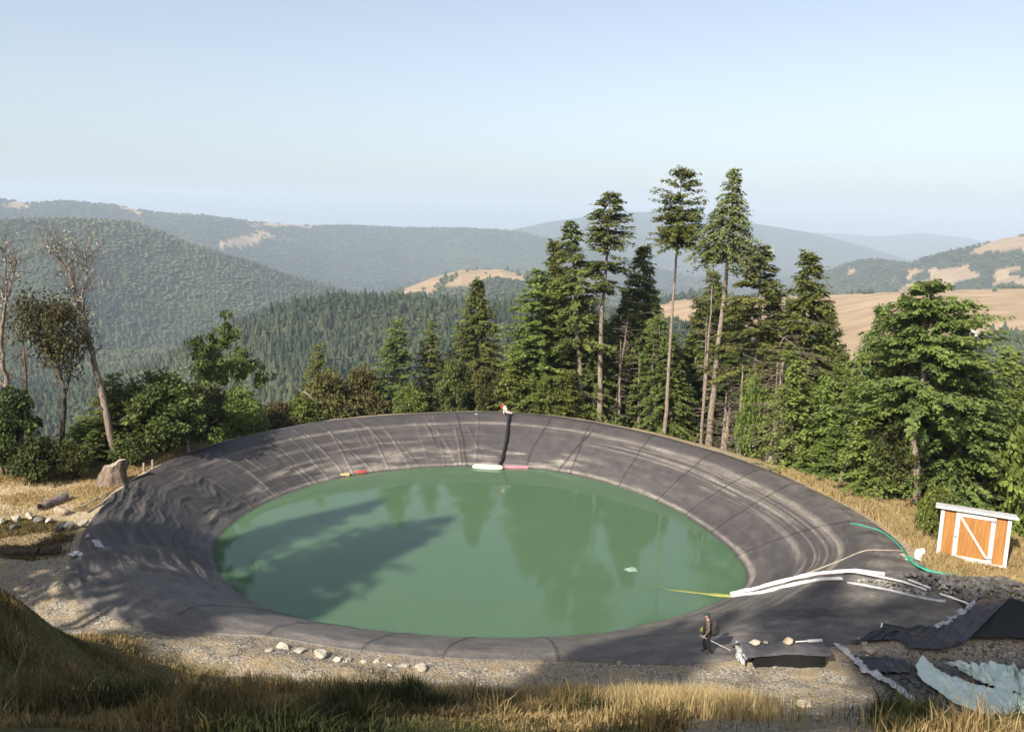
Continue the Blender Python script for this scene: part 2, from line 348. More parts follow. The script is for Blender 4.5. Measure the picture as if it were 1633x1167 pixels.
# water ----------------------------------------------------------------
k = N('water'); v = k.co()
n = k.noise(k.mapping(v, (1, 1.6, 1)), 1.6, 3, .5); nb = k.noise(v, .12, 3)
k.base(k.mix(nb, (.075, .138, .079), (.095, .162, .088)), .05, .5); k.b.inputs['Subsurface Weight'].default_value = 1; k.b.inputs['Subsurface Radius'].default_value = (1, 1.3, .8); k.b.inputs['Subsurface Scale'].default_value = 1.8; k.b.inputs['IOR'].default_value = 1.33
k.bump(n, .10, .02); M_water = k.m
rs = np.linspace(0, 1, 24)[:, None]; wth = TH[:-1:4][None]; wr = (RW[:-1:4]+.9)[None]*rs
wv = np.stack([(cx+wr*np.cos(wth)).ravel(), (cy+wr*np.sin(wth)).ravel(), np.zeros(wr.size)], 1)
bed = wv[-360:]*np.array([1, 1, 0])-np.array([0, 0, 4.]); wv = np.concatenate([wv, bed, [(cx, cy, -4.)]]); nw = 24*360; jj = np.arange(360)
water = mesh_np('water', wv, [grid_faces(24, 360, True), np.stack([nw-360+jj, nw-360+(jj+1) % 360, nw+(jj+1) % 360, nw+jj], 1), np.stack([nw+jj, nw+(jj+1) % 360, np.full(360, nw+360)], 1)], M_water, smooth=False)
tag(water, 'still murky green water filling the pond', kind='structure')
# hills sheet ----------------------------------------------------------
az1 = np.radians(np.arange(-44, 44.01, .075)); az2 = np.radians(np.arange(47, 316, 3.)); az = np.concatenate([az1, az2])
rv = 82*np.exp(np.linspace(0, math.log(14000/82), 420))
AA, RR = np.meshgrid(az, rv); ZZ = Zf(AA, RR); ZZ = ZZ-3.5*sstep(128, 95, RR)
XF = RR*np.sin(AA); YF = RR*np.cos(AA)
fpx, fpy = project(np.stack([XF, np.where(YF < 5, 5, YF), ZZ], -1))
GOLD = [ # outline in photo, near and far range limit: fields of dry grass
 ([(640,462),(690,440),(733,430),(738,417),(760,424),(800,427),(838,436),(838,448),(812,444),(792,440),(770,445),(745,455),(715,458),(690,466),(640,468)], 1200, 2400),
 ([(1040,560),(1040,490),(1080,478),(1180,474),(1340,468),(1500,460),(1760,452),(1760,520),(1640,530),(1600,525),(1560,535),(1540,560),(1440,590),(1200,590)], 780, 1900),
 ([(1450,428),(1530,423),(1570,425),(1560,443),(1500,458),(1440,462)], 1400, 4000), ([(1590,428),(1640,424),(1640,455),(1600,456),(1585,445)], 1400, 4000),
 ([(1540,405),(1570,388),(1600,375),(1700,360),(1700,395),(1600,400),(1560,404)], 2000, 4500),
 ([(1425,465),(1480,436),(1530,430),(1530,448),(1480,462)], 1400, 4000), ([(1575,455),(1610,440),(1660,445),(1660,458)], 1400, 4000),
 ([(5,324),(40,318),(50,322),(45,332),(12,332)], 3500, 6500), ([(180,326),(200,325),(228,338),(222,343)], 3500, 6500),
 ([(382,350),(395,348),(420,352),(440,362),(400,360)], 3500, 6500), ([(400,352),(480,358),(500,362),(420,360)], 3500, 6500),
 ([(345,386),(380,378),(420,365),(440,378),(400,392),(350,394)], 2500, 6500), ([(320,448),(340,444),(338,450),(325,452)], 1200, 3000),
 ([(1215,398),(1235,396),(1240,404)], 3500, 9000), ([(1350,425),(1368,434),(1350,440)], 1500, 4500), ([(1410,440),(1430,440),(1425,446)], 1500, 4500)]
gold = np.zeros(XF.shape)
jx = fpx+5*fbm(XF/60, YF/60, 3); jy = fpy+3*fbm(XF/60+7, YF/60, 3)
for poly, r0, r1 in GOLD:
    gold = np.maximum(gold, (inpoly(jx, jy, poly) & (RR > r0) & (RR < r1) & (AA < 1)).astype(float))
clump = fbm(XF/70+31, YF/110, 4)
gold = gold*np.where((clump > .28) & (RR < 1100), 0, 1)*np.where((clump > .32) & (RR > 1350), 0, 1)
k = N('hills'); v = k.co()
n = k.noise(v, .02, 6, .7); nf = k.noise(v, .11, 3, .7); vr = k.vor(v, .10, out='Color'); stre = k.noise(k.mapping(v, (1, 3.5, 2)), .012, 6, .65)
green = k.mix(k.ramp(n, [(.35, 0.), (.65, 1.)]), (.022, .038, .014), (.060, .070, .026)); green = k.mix(.55, green, k.mix(.8, vr, (.5, .5, .5)), 'OVERLAY')
tan = k.ramp(stre, [(.3, (.25, .165, .095)), (.5, (.32, .225, .13)), (.7, (.42, .305, .185))]); tan = k.mix(k.ramp(nf, [(.6, 0.), (.75, .5)]), tan, (.2, .16, .08))
k.base(k.mix(k.attr('gold'), green, tan), 1, .05); k.bump(k.math('MULTIPLY', k.mix(.6, nf, k.vor(v, .10)), k.math('SUBTRACT', 1.05, k.attr('gold'))), 1.0, 9.0); M_hills = k.m
hills = mesh_np('hills', np.stack([XF, YF, ZZ], -1).reshape(-1, 3), grid_faces(len(rv), len(az), True)[:, ::-1], M_hills, smooth=True, attrs=dict(gold=gold))
tag(hills, 'forested hills and valley with fields of dry grass fading into haze', kind='structure')
# haze -----------------------------------------------------------------
HX, HB, HT = 13800, -420, 330
hv = [(x, y, z) for z in (HB, HT) for x, y in ((-HX, -HX), (HX, -HX), (HX, HX), (-HX, HX))]
haze = mesh_np('haze', np.array(hv), np.array([(0, 3, 2, 1), (4, 5, 6, 7), (0, 1, 5, 4), (1, 2, 6, 5), (2, 3, 7, 6), (3, 0, 4, 7)]))
m = bpy.data.materials.new('haze'); m.use_nodes = True; m.node_tree.nodes.clear()
vo = m.node_tree.nodes.new('ShaderNodeVolumePrincipled'); ou = m.node_tree.nodes.new('ShaderNodeOutputMaterial')
vo.inputs['Color'].default_value = (.73, .84, 1, 1); vo.inputs['Density'].default_value = 1.35e-4; vo.inputs['Anisotropy'].default_value = 0
m.node_tree.links.new(vo.outputs[0], ou.inputs['Volume']); haze.data.materials.append(m)
tag(haze, 'thin blue haze filling the air over the valley', kind='stuff')
# ---------------------------------------------------------------- far woods: one mass of crowns on the hills
def foliage_mat(name, dark, light, trans=.25, rnd=.35, sc_=.7):
    k = N(name); v = k.co(); n = k.noise(v, sc_, 3, .6)
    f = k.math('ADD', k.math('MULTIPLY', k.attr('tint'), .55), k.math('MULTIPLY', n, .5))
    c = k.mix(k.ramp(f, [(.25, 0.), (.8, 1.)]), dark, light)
    oi = k.n('ObjectInfo'); h = k.n('HueSaturation'); k.l(c, h.inputs['Color'])
    k.l(k.math('ADD', k.math('MULTIPLY', oi.outputs['Random'], .05), .475), h.inputs['Hue'])
    k.l(k.math('ADD', k.math('MULTIPLY', oi.outputs['Random'], rnd), 1-rnd/2), h.inputs['Value'])
    k.base(h.outputs[0], .7, .2)
    tr = k.n('BsdfTranslucent'); k.l(h.outputs[0], tr.inputs['Color']); mx = k.n('MixShader'); mx.inputs[0].default_value = trans
    out = k.t.nodes['Material Output']; k.l(k.b.outputs[0], mx.inputs[1]); k.l(tr.outputs[0], mx.inputs[2]); k.l(mx.outputs[0], out.inputs['Surface'])
    return k.m
M_wood = foliage_mat('far_foliage', (.024, .036, .018), (.105, .108, .046), .1, 0, .02)
elev = (ZZ-HC)/RR; run = np.maximum.accumulate(elev, axis=0)
def forest():
    rf = np.random.default_rng(11); n1 = len(az1); pts = []
    r = 128.
    while r < 6200:
        s = max(4.6, r*.0052); na = int(math.radians(80)*r/s)
        a = np.radians(-40)+np.arange(na)*s/r+rf.uniform(-.4, .4, na)*s/r; rr_ = r+rf.uniform(-.5, .5, na)*s
        pts.append(np.stack([a, rr_, np.full(na, s)], 1)); r += s*(1.0 if r < 1500 else 1.6)
    p = np.concatenate(pts); a, r, s = p.T
    ia = np.clip(((a-az1[0])/(az1[1]-az1[0])).astype(int), 0, n1-1); ir = np.clip(np.searchsorted(rv, r), 1, len(rv)-1)
    z = Zf(a, r)-3.5*sstep(128, 95, r); s = s*np.exp(rf.normal(0, .28, len(s))); h = np.clip(s, 4.5, 9)*rf.uniform(.6, 1.6, len(s))
    back = np.clip(ir-3, 0, None)
    vis = (z+h-HC)/r > run[back, ia]-.0025
    g = gold[ir, ia] > .5
    keep = vis & (rf.random(len(r)) > .12*(r > 400)) & (~g | (rf.random(len(r)) < .012))
    keep &= ~((RIDGES[7]['r'] > r) & (r > 700) & g)
    a, r, s, z, h = a[keep], r[keep], s[keep], z[keep], h[keep]
    x, y = r*np.sin(a), r*np.cos(a); n = len(r)
    kind = fbm(x/90, y/90, 3)+.35*rf.normal(0, 1, n)+.5*sstep(900, 2200, r) > -.02          # broadleaf
    tint = np.clip(.40+.6*fbm(x/130+5, y/130, 3)+.5*fbm(x/420+5, y/420, 2)+rf.normal(0, .09, n)+.12*kind, 0, 1)
    V, Fc, T = [], [], []
    # cones: 6 sided, two tiers
    ci = np.where(~kind)[0]; m = len(ci)
    angc = np.arange(6)*math.pi/3
    tiers = [(0.0, .62, .52), (.38, 1.0, .36)]
    off = 0
    for z0, z1, rad in tiers:
        jit = rf.uniform(.65, 1.25, (m, 6)); ph = rf.uniform(0, 6, (m, 1))
        bx = x[ci][:, None]+np.cos(angc+ph)*jit*(s[ci]*rad)[:, None]; by = y[ci][:, None]+np.sin(angc+ph)*jit*(s[ci]*rad)[:, None]
        bz = (z[ci]+h[ci]*z0)[:, None]+rf.uniform(-.08, .08, (m, 6))*h[ci][:, None]
        v = np.zeros((m, 7, 3)); v[:, :6, 0] = bx; v[:, :6, 1] = by; v[:, :6, 2] = bz
        v[:, 6] = np.stack([x[ci], y[ci], z[ci]+h[ci]*z1*1.15], 1)
        b = off+np.arange(m)[:, None, None]*7; f = np.array([(i, (i+1) % 6, 6) for i in range(6)])[None]
        V.append(v.reshape(-1, 3)); Fc.append((b+f).reshape(-1, 3)); T.append(np.repeat(np.clip(tint[ci]-.12, 0, 1), 7)); off += m*7
    # rounded crowns: jittered icosahedron, lower cap dropped
    t_ = (1+5**.5)/2
    iv = np.array([(-1,t_,0),(1,t_,0),(-1,-t_,0),(1,-t_,0),(0,-1,t_),(0,1,t_),(0,-1,-t_),(0,1,-t_),(t_,0,-1),(t_,0,1),(-t_,0,-1),(-t_,0,1)])/1.902
    fi = np.array([(0,11,5),(0,5,1),(0,1,7),(0,7,10),(0,10,11),(1,5,9),(5,11,4),(11,10,2),(10,7,6),(7,1,8),(3,9,4),(3,4,2),(3,2,6),(3,6,8),(3,8,9),(4,9,5),(2,4,11),(6,2,10),(8,6,7),(9,8,1)])
    fi = np.array([f for f in fi if iv[f, 2].mean() > -.5])
    bi = np.where(kind)[0]; m = len(bi)
    v = iv[None]*rf.uniform(.6, 1.2, (m, 12, 1))*np.stack([s[bi]*.46, s[bi]*.46, h[bi]*.40], 1)[:, None]
    v = v+np.stack([x[bi], y[bi], z[bi]+h[bi]*.3], 1)[:, None]
    V.append(v.reshape(-1, 3)); Fc.append((off+np.arange(m)[:, None, None]*12+fi[None]).reshape(-1, 3)); T.append(np.repeat(tint[bi], 12))
    V = np.concatenate(V); T = np.concatenate(T)
    o = mesh_np('woodland', V, np.concatenate(Fc), M_wood, attrs=dict(tint=np.clip(T+rf.normal(0, .05, len(T)), 0, 1)))
    tag(o, 'mixed fir and oak woodland covering the hillsides across the valley', kind='stuff'); print('forest', n, len(V))
forest()
# ---------------------------------------------------------------- tree builders
class Geo:
    def __init__(s): s.V = []; s.Q = []; s.T = []; s.n = 0
    def add(s, v, q, t=None):
        v = np.asarray(v, float).reshape(-1, 3); s.V.append(v); s.Q.append(np.asarray(q)+s.n); s.n += len(v)
        s.T.append(np.full(len(v), .5) if t is None else np.asarray(t, float).ravel())
    def tube(s, pts, rad, k=6, seed=0, rough=0.):
        pts = np.asarray(pts, float); rad = np.asarray(rad, float); n = len(pts)
        t = np.gradient(pts, axis=0); t /= np.linalg.norm(t, axis=1)[:, None]+1e-9
        ref = np.where(np.abs(t[:, 2:3]) > .9, np.array([[1., 0, 0]]), np.array([[0, 0, 1.]]))
        u = np.cross(t, ref); u /= np.linalg.norm(u, axis=1)[:, None]+1e-9; w_ = np.cross(t, u)
        a = np.arange(k)*2*math.pi/k
        rr_ = rad[:, None]*(1+rough*(np.random.default_rng(seed).random((n, k))-.5))
        v = pts[:, None]+u[:, None]*(np.cos(a)*rr_)[..., None]+w_[:, None]*(np.sin(a)*rr_)[..., None]
        q = grid_faces(n, k, True); s.add(v, q)
        s.add(np.concatenate([v[-1], v[0]]), [[0, 1, 2, 3]] if k == 4 else [[0, i, i+1, i+1] for i in range(1, k-1)][:0] or [[0, 1, 2, 3], [0, 3, 4, 5]][:1 if k < 6 else 2])
    def build(s, name, mat, parent=None, smooth=False):
        q = np.concatenate(s.Q); return mesh_np(name, np.concatenate(s.V), q, mat, parent, smooth, attrs=dict(tint=np.concatenate(s.T)))
def sprays(g, P0, D, L, Wd, r_, tint, flat=.6):
    """leaf sprays: diamonds from P0 along D, random roll; arrays"""
    n = len(P0); D = D/(np.linalg.norm(D, axis=1)[:, None]+1e-9)
    up = np.array([[0, 0, 1.]])+r_.normal(0, flat, (n, 3)); S = np.cross(D, up); S /= np.linalg.norm(S, axis=1)[:, None]+1e-9
    L = np.broadcast_to(L, (n,))[:, None]; Wd = np.broadcast_to(Wd, (n,))[:, None]
    M = P0+D*L*.45
    v = np.stack([P0, M+S*Wd, P0+D*L+np.array([[0, 0, -.12]])*L, M-S*Wd], 1)
    q = np.arange(n*4).reshape(n, 4); g.add(v, q, np.repeat(tint, 4))
def conifer(seed, h=24., cb=.06, R=3.2, dens=8., droop=.25, shape=.8, gap=0., spray=.55, irr=.35, rtr=.24, stubs=8, wob=.15, low=.12, pads=0, deadlow=0):
    r_ = np.random.default_rng(seed); tr = Geo(); cr = Geo()
    zz = np.linspace(0, h, 14); wx = wob*np.cumsum(r_.normal(0, .35, 14)); wy = wob*np.cumsum(r_.normal(0, .35, 14)); wx -= np.linspace(wx[0], wx[-1], 14); wy -= np.linspace(wy[0], wy[-1], 14)
    rad = rtr*(1-zz/h)**.8+.02; rad[0] *= 1.35; tr.tube(np.stack([wx, wy, zz], 1), rad, 8, seed, .12)
    axis = lambda z: np.array([np.interp(z, zz, wx), np.interp(z, zz, wy), z])
    nb = int(dens*h*(1-cb)); P0, D, LL, TT = [], [], [], []
    layers = np.sort(r_.uniform(0, 1, max(pads, 1)))
    for i in range(nb):
        t = r_.uniform(0, 1)**.9
        if pads: t = np.clip(layers[r_.integers(pads)]+r_.normal(0, .03), 0, 1)
        z = h*(cb+(1-cb)*t*.99)
        prof = (1-t)**shape*(sstep(-.02, low, t)*.75+.25)
        if gap and vnoise(np.array([z*.9+seed]), np.array([seed*3.1]))[0] < gap: continue
        a = r_.uniform(0, 2*math.pi)
        side = 1+irr*(vnoise(np.array([math.cos(a)*1.5+seed+5.]), np.array([math.sin(a)*1.5+z*.35]))[0]-.5)*2
        L = max(.35, R*prof*side*r_.uniform(.7, 1.08)+.15)
        rise = r_.uniform(-.2, .35)+.45*t
        d = np.array([math.cos(a), math.sin(a), 0]); u = np.linspace(0, 1, 5)
        path = axis(z)+d[None]*(L*u)[:, None]+np.array([[0, 0, 1.]])*(L*(rise*u-(droop+.1*rise)*1.3*u*u))[:, None]
        if L > 1.: tr.tube(path, .022*(1-u*.8)*min(1.6, L/2), 3)
        ns = int(4+L*r_.uniform(20, 26)); uu = r_.uniform(.06, 1, ns)**.75
        pp = np.stack([np.interp(uu, u, path[:, j]) for j in range(3)], 1)
        yaw = r_.normal(0, .85, ns); dd = np.stack([math.cos(a)*np.cos(yaw)-math.sin(a)*np.sin(yaw), math.sin(a)*np.cos(yaw)+math.cos(a)*np.sin(yaw), r_.normal(-.25-droop*.6, .28, ns)], 1)
        pp += r_.normal(0, .11, pp.shape)
        bt = r_.normal(.5, .16)
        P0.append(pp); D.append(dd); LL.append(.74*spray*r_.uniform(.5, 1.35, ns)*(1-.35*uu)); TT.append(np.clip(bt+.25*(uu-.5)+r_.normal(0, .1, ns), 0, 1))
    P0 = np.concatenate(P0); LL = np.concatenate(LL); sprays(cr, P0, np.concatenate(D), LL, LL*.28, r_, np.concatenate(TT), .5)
    for i in range(stubs+deadlow):
        z = h*cb*r_.uniform(.25, 1.) if i < stubs else h*r_.uniform(.05, cb+.3); a = r_.uniform(0, 6.3); L = r_.uniform(.4, 1.3)*(1 if i < stubs else 1.6)
        tr.tube([axis(z), axis(z)+np.array([math.cos(a)*L*.6, math.sin(a)*L*.6, -.02*L]), axis(z)+np.array([math.cos(a)*L, math.sin(a)*L, -.2*L])], [.03, .02, .008], 3)
    return tr, cr
def limbs(g, p, d, L, r0, depth, r_, tips, spread=.55, up=.12, kk=5, droop=0, kids=3):
    n = 5; pts = [np.array(p, float)]; d = np.array(d, float)
    for i in range(n-1):
        d = d+r_.normal(0, .13, 3)+np.array([0, 0, up*.3-droop]); d /= np.linalg.norm(d); pts.append(pts[-1]+d*L/(n-1))
    pts = np.array(pts); g.tube(pts, np.linspace(r0, r0*.62, n), max(3, kk), 1, .15)
    tips.append((pts[-1], d, depth)); tips.append((pts[2], d, depth))
    if depth == 0: return
    for j in range(kids):
        q = r_.normal(0, 1, 3); q -= q.dot(d)*d; q /= np.linalg.norm(q)+1e-9
        nd = d*(1-spread*.5)+q*spread*r_.uniform(.7, 1.3)+np.array([0, 0, up]); nd /= np.linalg.norm(nd)
        s0 = pts[-1] if j == 0 else pts[r_.integers(2, n)]
        limbs(g, s0, nd, L*r_.uniform(.6, .85), r0*(.62 if j == 0 else .48), depth-1, r_, tips, spread, up, kk-1, droop, kids)
def broadleaf(seed, h=10., R=4., cb=.15, nclump=70, leaf=.28, per=70, forks=2, open_=False, rtr=.2, bushy=1., clr=.9):
    r_ = np.random.default_rng(seed); tr = Geo(); cr = Geo(); tips = []
    for f in range(forks):
        a = r_.uniform(0, 6.3); d = np.array([math.cos(a)*.3, math.sin(a)*.3, 1.]); d /= np.linalg.norm(d)
        limbs(tr, (0, 0, -.3), d, h*.42, rtr, 3, r_, tips, .6, .15, 6)
    P0, D, TT = [], [], []
    for c in range(nclump):
        if open_:
            q = tips[r_.integers(len(tips))]; ctr = q[0]*np.array([1, 1, 1]); 
            if ctr[2] < h*cb: continue
            rad = r_.uniform(.35, .8)*clr
        else:
            v = r_.normal(0, 1, 3); v /= np.linalg.norm(v); v *= r_.uniform(.45, 1)
            zc = h*(cb+(1-cb)*.5); ctr = np.array([v[0]*R*.82, v[1]*R*.82, zc+v[2]*h*(1-cb)*.45])
            wdt = 1-.45*max(0, v[2]); ctr[:2] *= wdt; rad = r_.uniform(.6, 1.25)*clr
        n = int(per*r_.uniform(.6, 1.3)); o = r_.normal(0, 1, (n, 3)); o /= np.linalg.norm(o, axis=1)[:, None]; o *= (r_.uniform(.35, 1, n)**.6)[:, None]*rad; o[:, 2] *= .7
        P0.append(ctr+o); D.append(o*.7+r_.normal(0, .45, (n, 3))*rad); TT.append(np.clip(r_.normal(.5, .17)+r_.normal(0, .1, n), 0, 1))
    P0 = np.concatenate(P0); n = len(P0); L = leaf*r_.uniform(.7, 1.4, n)
    sprays(cr, P0, np.concatenate(D), L, L*.42, r_, np.concatenate(TT), 1.)
    return tr, cr
# bark and foliage
def bark(name, a, b, sc_=3.):
    k = N(name); v = k.mapping(k.co(), (3, 3, .6)); f = k.noise(v, sc_, 5, .7); k.base(k.mix(k.ramp(f, [(.35, 0.), (.65, 1.)]), a, b), .9, .15); k.bump(f, .6, .05); return k.m
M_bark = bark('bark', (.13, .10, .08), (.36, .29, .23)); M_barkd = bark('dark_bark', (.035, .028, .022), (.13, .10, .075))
M_barkp = bark('bleached_bark', (.22, .18, .14), (.52, .46, .38)); M_barkr = bark('red_bark', (.10, .055, .03), (.27, .16, .09))
M_fir = foliage_mat('fir_foliage', (.050, .074, .022), (.235, .270, .068), .35); M_firb = foliage_mat('bright_fir_foliage', (.070, .10, .024), (.28, .33, .075), .35)
M_firp = foliage_mat('pale_fir_foliage', (.065, .075, .028), (.25, .255, .085)); M_oak = foliage_mat('oak_foliage', (.042, .060, .019), (.20, .225, .062), .32)
M_olive = foliage_mat('olive_foliage', (.065, .062, .022), (.215, .195, .065)); M_lichen = foliage_mat('lichen', (.16, .15, .10), (.36, .35, .26), .2)
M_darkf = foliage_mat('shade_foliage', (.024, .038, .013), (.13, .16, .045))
PROTO = {}
def proto(key, builder, mt, mc, h, R):
    tr, cr = builder; PROTO[key] = (tr, cr, mt, mc, h, R, [None])
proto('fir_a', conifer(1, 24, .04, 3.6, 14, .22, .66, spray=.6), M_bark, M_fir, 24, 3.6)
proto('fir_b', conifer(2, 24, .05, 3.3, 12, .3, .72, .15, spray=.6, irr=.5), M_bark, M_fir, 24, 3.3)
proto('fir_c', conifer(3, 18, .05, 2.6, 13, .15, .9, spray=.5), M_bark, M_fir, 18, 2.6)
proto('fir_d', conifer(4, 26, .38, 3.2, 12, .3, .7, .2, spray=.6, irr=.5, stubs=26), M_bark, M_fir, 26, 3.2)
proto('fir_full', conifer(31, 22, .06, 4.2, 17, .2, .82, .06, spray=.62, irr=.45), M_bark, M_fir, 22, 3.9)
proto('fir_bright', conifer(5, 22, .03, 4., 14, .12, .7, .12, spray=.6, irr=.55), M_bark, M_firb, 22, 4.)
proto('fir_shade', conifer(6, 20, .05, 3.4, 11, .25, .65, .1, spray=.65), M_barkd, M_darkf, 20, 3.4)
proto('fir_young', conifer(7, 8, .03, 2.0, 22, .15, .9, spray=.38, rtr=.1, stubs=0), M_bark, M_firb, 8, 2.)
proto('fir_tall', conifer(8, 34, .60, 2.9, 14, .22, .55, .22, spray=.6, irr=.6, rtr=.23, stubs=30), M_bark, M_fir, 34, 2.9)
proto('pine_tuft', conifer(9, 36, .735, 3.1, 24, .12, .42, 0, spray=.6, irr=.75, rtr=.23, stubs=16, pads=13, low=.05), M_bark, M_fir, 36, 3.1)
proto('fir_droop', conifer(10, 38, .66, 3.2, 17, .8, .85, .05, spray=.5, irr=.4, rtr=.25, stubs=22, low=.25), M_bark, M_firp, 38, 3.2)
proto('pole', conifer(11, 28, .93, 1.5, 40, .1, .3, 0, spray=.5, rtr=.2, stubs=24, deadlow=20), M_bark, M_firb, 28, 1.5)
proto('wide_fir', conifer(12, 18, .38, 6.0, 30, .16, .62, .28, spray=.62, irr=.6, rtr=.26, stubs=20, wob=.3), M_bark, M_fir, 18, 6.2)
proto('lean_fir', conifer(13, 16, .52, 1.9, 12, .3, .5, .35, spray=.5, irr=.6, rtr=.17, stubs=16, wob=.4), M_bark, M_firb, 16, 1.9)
proto('snag', conifer(14, 16, .97, .3, 8, .1, .3, 0, spray=.2, rtr=.15, stubs=70, deadlow=20, wob=.04), M_barkp, M_firb, 16, 1.)
proto('oak', broadleaf(21, 10, 5., .05, 120, .34, 90), M_barkd, M_oak, 10, 5.)
proto('oak_b', broadleaf(22, 9, 4., .08, 90, .32, 85), M_barkd, M_oak, 9, 4.)
proto('oak_open', broadleaf(23, 14, 4.5, .35, 90, .32, 60, 1, True), M_barkd, M_oak, 14, 4.5)
proto('olive_bush', broadleaf(24, 6, 3.6, .0, 80, .26, 90), M_barkd, M_olive, 6, 3.6)
proto('green_bush', broadleaf(25, 5, 3.4, .0, 70, .28, 90), M_barkd, M_firb, 5, 3.4)
proto('olive_tree', broadleaf(26, 13, 3., .25, 110, .3, 55, 1, True, clr=1.2), M_barkd, M_olive, 13, 3.)
def placed(px, R, py=700):
    x = px
    for _ in range(5):
        v = atR(x, py, R); z = float(Hn(v.x, v.y)); q = project((v.x, v.y, z)); x += px-q[0]; py = q[1]
    return Vector((v.x, v.y, z))
def dress(key, o):
    tr, cr, m1, m2, h, rad, cache = PROTO[key]
    if cache[0] is None:
        cache[0] = tr.build('trunk', m1, o, True), cr.build('crown', m2, o)
    else:
        for src in cache[0]:
            c = src.copy(); sc.collection.objects.link(c); c.parent = o
def tree(key, name, tx, ty, bx, R, wpx, label, cat='tree', group=None, mc=None, mt=None, by=None):
    tr, cr, m1, m2, h, rad, cache = PROTO[key]
    if by: b = hit(bx, by); 
    else: b = placed(bx, R)
    top = atY(tx, ty, b.y); ax = top-b; H = ax.length; s = H/h
    sw = (1.42 if key.startswith(('fir', 'wide')) else 1.05)*wpx/2/F*math.hypot(b.x, b.y)/rad if wpx else s
    o = empty(name, b, label, cat, group)
    o.rotation_euler = (Matrix.Rotation(0, 3, 'Z') @ ax.to_track_quat('Z', 'Y').to_matrix()).to_euler()
    o.rotation_mode = 'QUATERNION'
    o.rotation_quaternion = Vector((0, 0, 1)).rotation_difference(ax.normalized()) @ Matrix.Rotation(random.uniform(0, 6.28), 3, 'Z').to_quaternion()
    o.scale = (sw, sw, s)
    dress(key, o)
    if mc or mt:
        for c in o.children if False else [c for c in sc.collection.objects if c.parent is o]:
            m_ = mc if c.name.startswith('crown') else mt
            if m_: c.data = c.data.copy(); c.data.materials.clear(); c.data.materials.append(m_)
    return o
# ---------------------------------------------------------------- the trees one can tell apart
T = tree
T('fir_bright', 'fir_tree', 858, 428, 868, 80, 130, 'broad yellow-green fir at the left end of the tall wood')
T('fir_full', 'fir_tree', 884, 378, 895, 84, 100, 'dark fir with ragged top just behind the broad yellow-green fir')
T('fir_d', 'fir_tree', 908, 352, 930, 79, 92, 'fir with pale bare lower trunk right of the broad yellow-green fir')
T('fir_tall', 'fir_tree', 975, 306, 957, 78, 84, 'tall fir with bare trunk and pointed crown rising left of the two tallest trees')
T('fir_full', 'fir_tree', 1028, 386, 1020, 84, 104, 'dense conical fir between the pointed tall fir and the tufted tall tree')
T('pine_tuft', 'pine_tree', 1087, 270, 1058, 77, 84, 'very tall tree with flat tufted crown in pads on a long bare trunk')
T('fir_droop', 'fir_tree', 1172, 265, 1129, 72, 96, 'tallest tree, with pale drooping crown on a long bare trunk')
T('pole', 'fir_tree', 1140, 394, 1117, 73, 36, 'thin bare pole of a tree with one small green tuft, beside the tallest tree')
T('fir_full', 'fir_tree', 1137, 425, 1125, 92, 90, 'sparse dark fir partly hidden behind the tallest tree')
T('fir_d', 'fir_tree', 1214, 390, 1196, 72, 120, 'fir with full crown and bare lower trunk right of the tallest tree')
T('fir_full', 'fir_tree', 1290, 395, 1268, 70, 118, 'dense dark fir with a pointed top, left of the gap showing golden field')
T('lean_fir', 'fir_tree', 1383, 545, 1340, 0, 60, 'slim leaning tree with a bent pale trunk standing in dry grass by the rim', by=780)
T('wide_fir', 'fir_tree', 1482, 448, 1464, 0, 205, 'widest fir, with spreading crown and bare lower trunk, left of the small shed', by=812)
T('fir_full', 'fir_tree', 1408, 482, 1408, 62, 110, 'fir with full ragged crown behind the slim leaning tree')
T('fir_full', 'fir_tree', 1447, 464, 1445, 58, 100, 'fir crowded against the left side of the widest fir')
T('fir_full', 'fir_tree', 1532, 500, 1528, 57, 110, 'fir crowded against the right side of the widest fir')
T('fir_b', 'fir_tree', 1545, 560, 1550, 60, 120, 'fir filling in behind the shed on the right of the widest fir')
T('fir_bright', 'fir_tree', 1612, 560, 1620, 66, 150, 'tall bright fir at the right edge of the picture')
T('green_bush', 'bushy_tree', 1585, 690, 1592, 62, 150, 'bright green bushy tree right behind the small shed', mc=M_firb)
T('green_bush', 'bushy_tree', 1650, 640, 1660, 58, 150, 'bright green bushy tree cut off by the right edge above the shed', mc=M_firb)
T('green_bush', 'shrub', 1500, 765, 1490, 50, 60, 'small green shrub behind the left corner of the shed', 'shrub')
T('fir_c', 'fir_tree', 633, 505, 635, 80, 84, 'dark pointed fir behind the far rim, left of three', mc=M_fir)
T('fir_c', 'fir_tree', 689, 508, 688, 82, 70, 'narrow fir behind the far rim, middle one of three')
T('fir_full', 'fir_tree', 762, 442, 757, 84, 90, 'tallest fir left of the wood, right one of three behind the far rim')
T('fir_c', 'fir_tree', 507, 545, 505, 80, 60, 'light green young fir above the brown bushes on the far rim', mc=M_firb)
T('fir_c', 'fir_tree', 180, 592, 178, 62, 84, 'bright green conical fir behind the stump, right of the leaning bare tree', mc=M_firb)
T('oak_open', 'oak_tree', 262, 498, 285, 66, 110, 'open topped oak rising above dense green oaks, upper left')
T('oak', 'oak_tree', 262, 583, 262, 62, 150, 'dense dark green oak behind the left rim')
T('oak_b', 'oak_tree', 215, 600, 215, 64, 100, 'dark green oak left of the dense oak')
T('oak_b', 'oak_tree', 325, 600, 322, 66, 100, 'round oak at the right side of the dense dark oak')
T('oak_open', 'oak_tree', 385, 525, 400, 74, 100, 'thin oak with spreading see-through branches left of the far firs')
T('green_bush', 'bushy_tree', 375, 618, 378, 71, 110, 'light green bushy tree behind the left part of the rim')
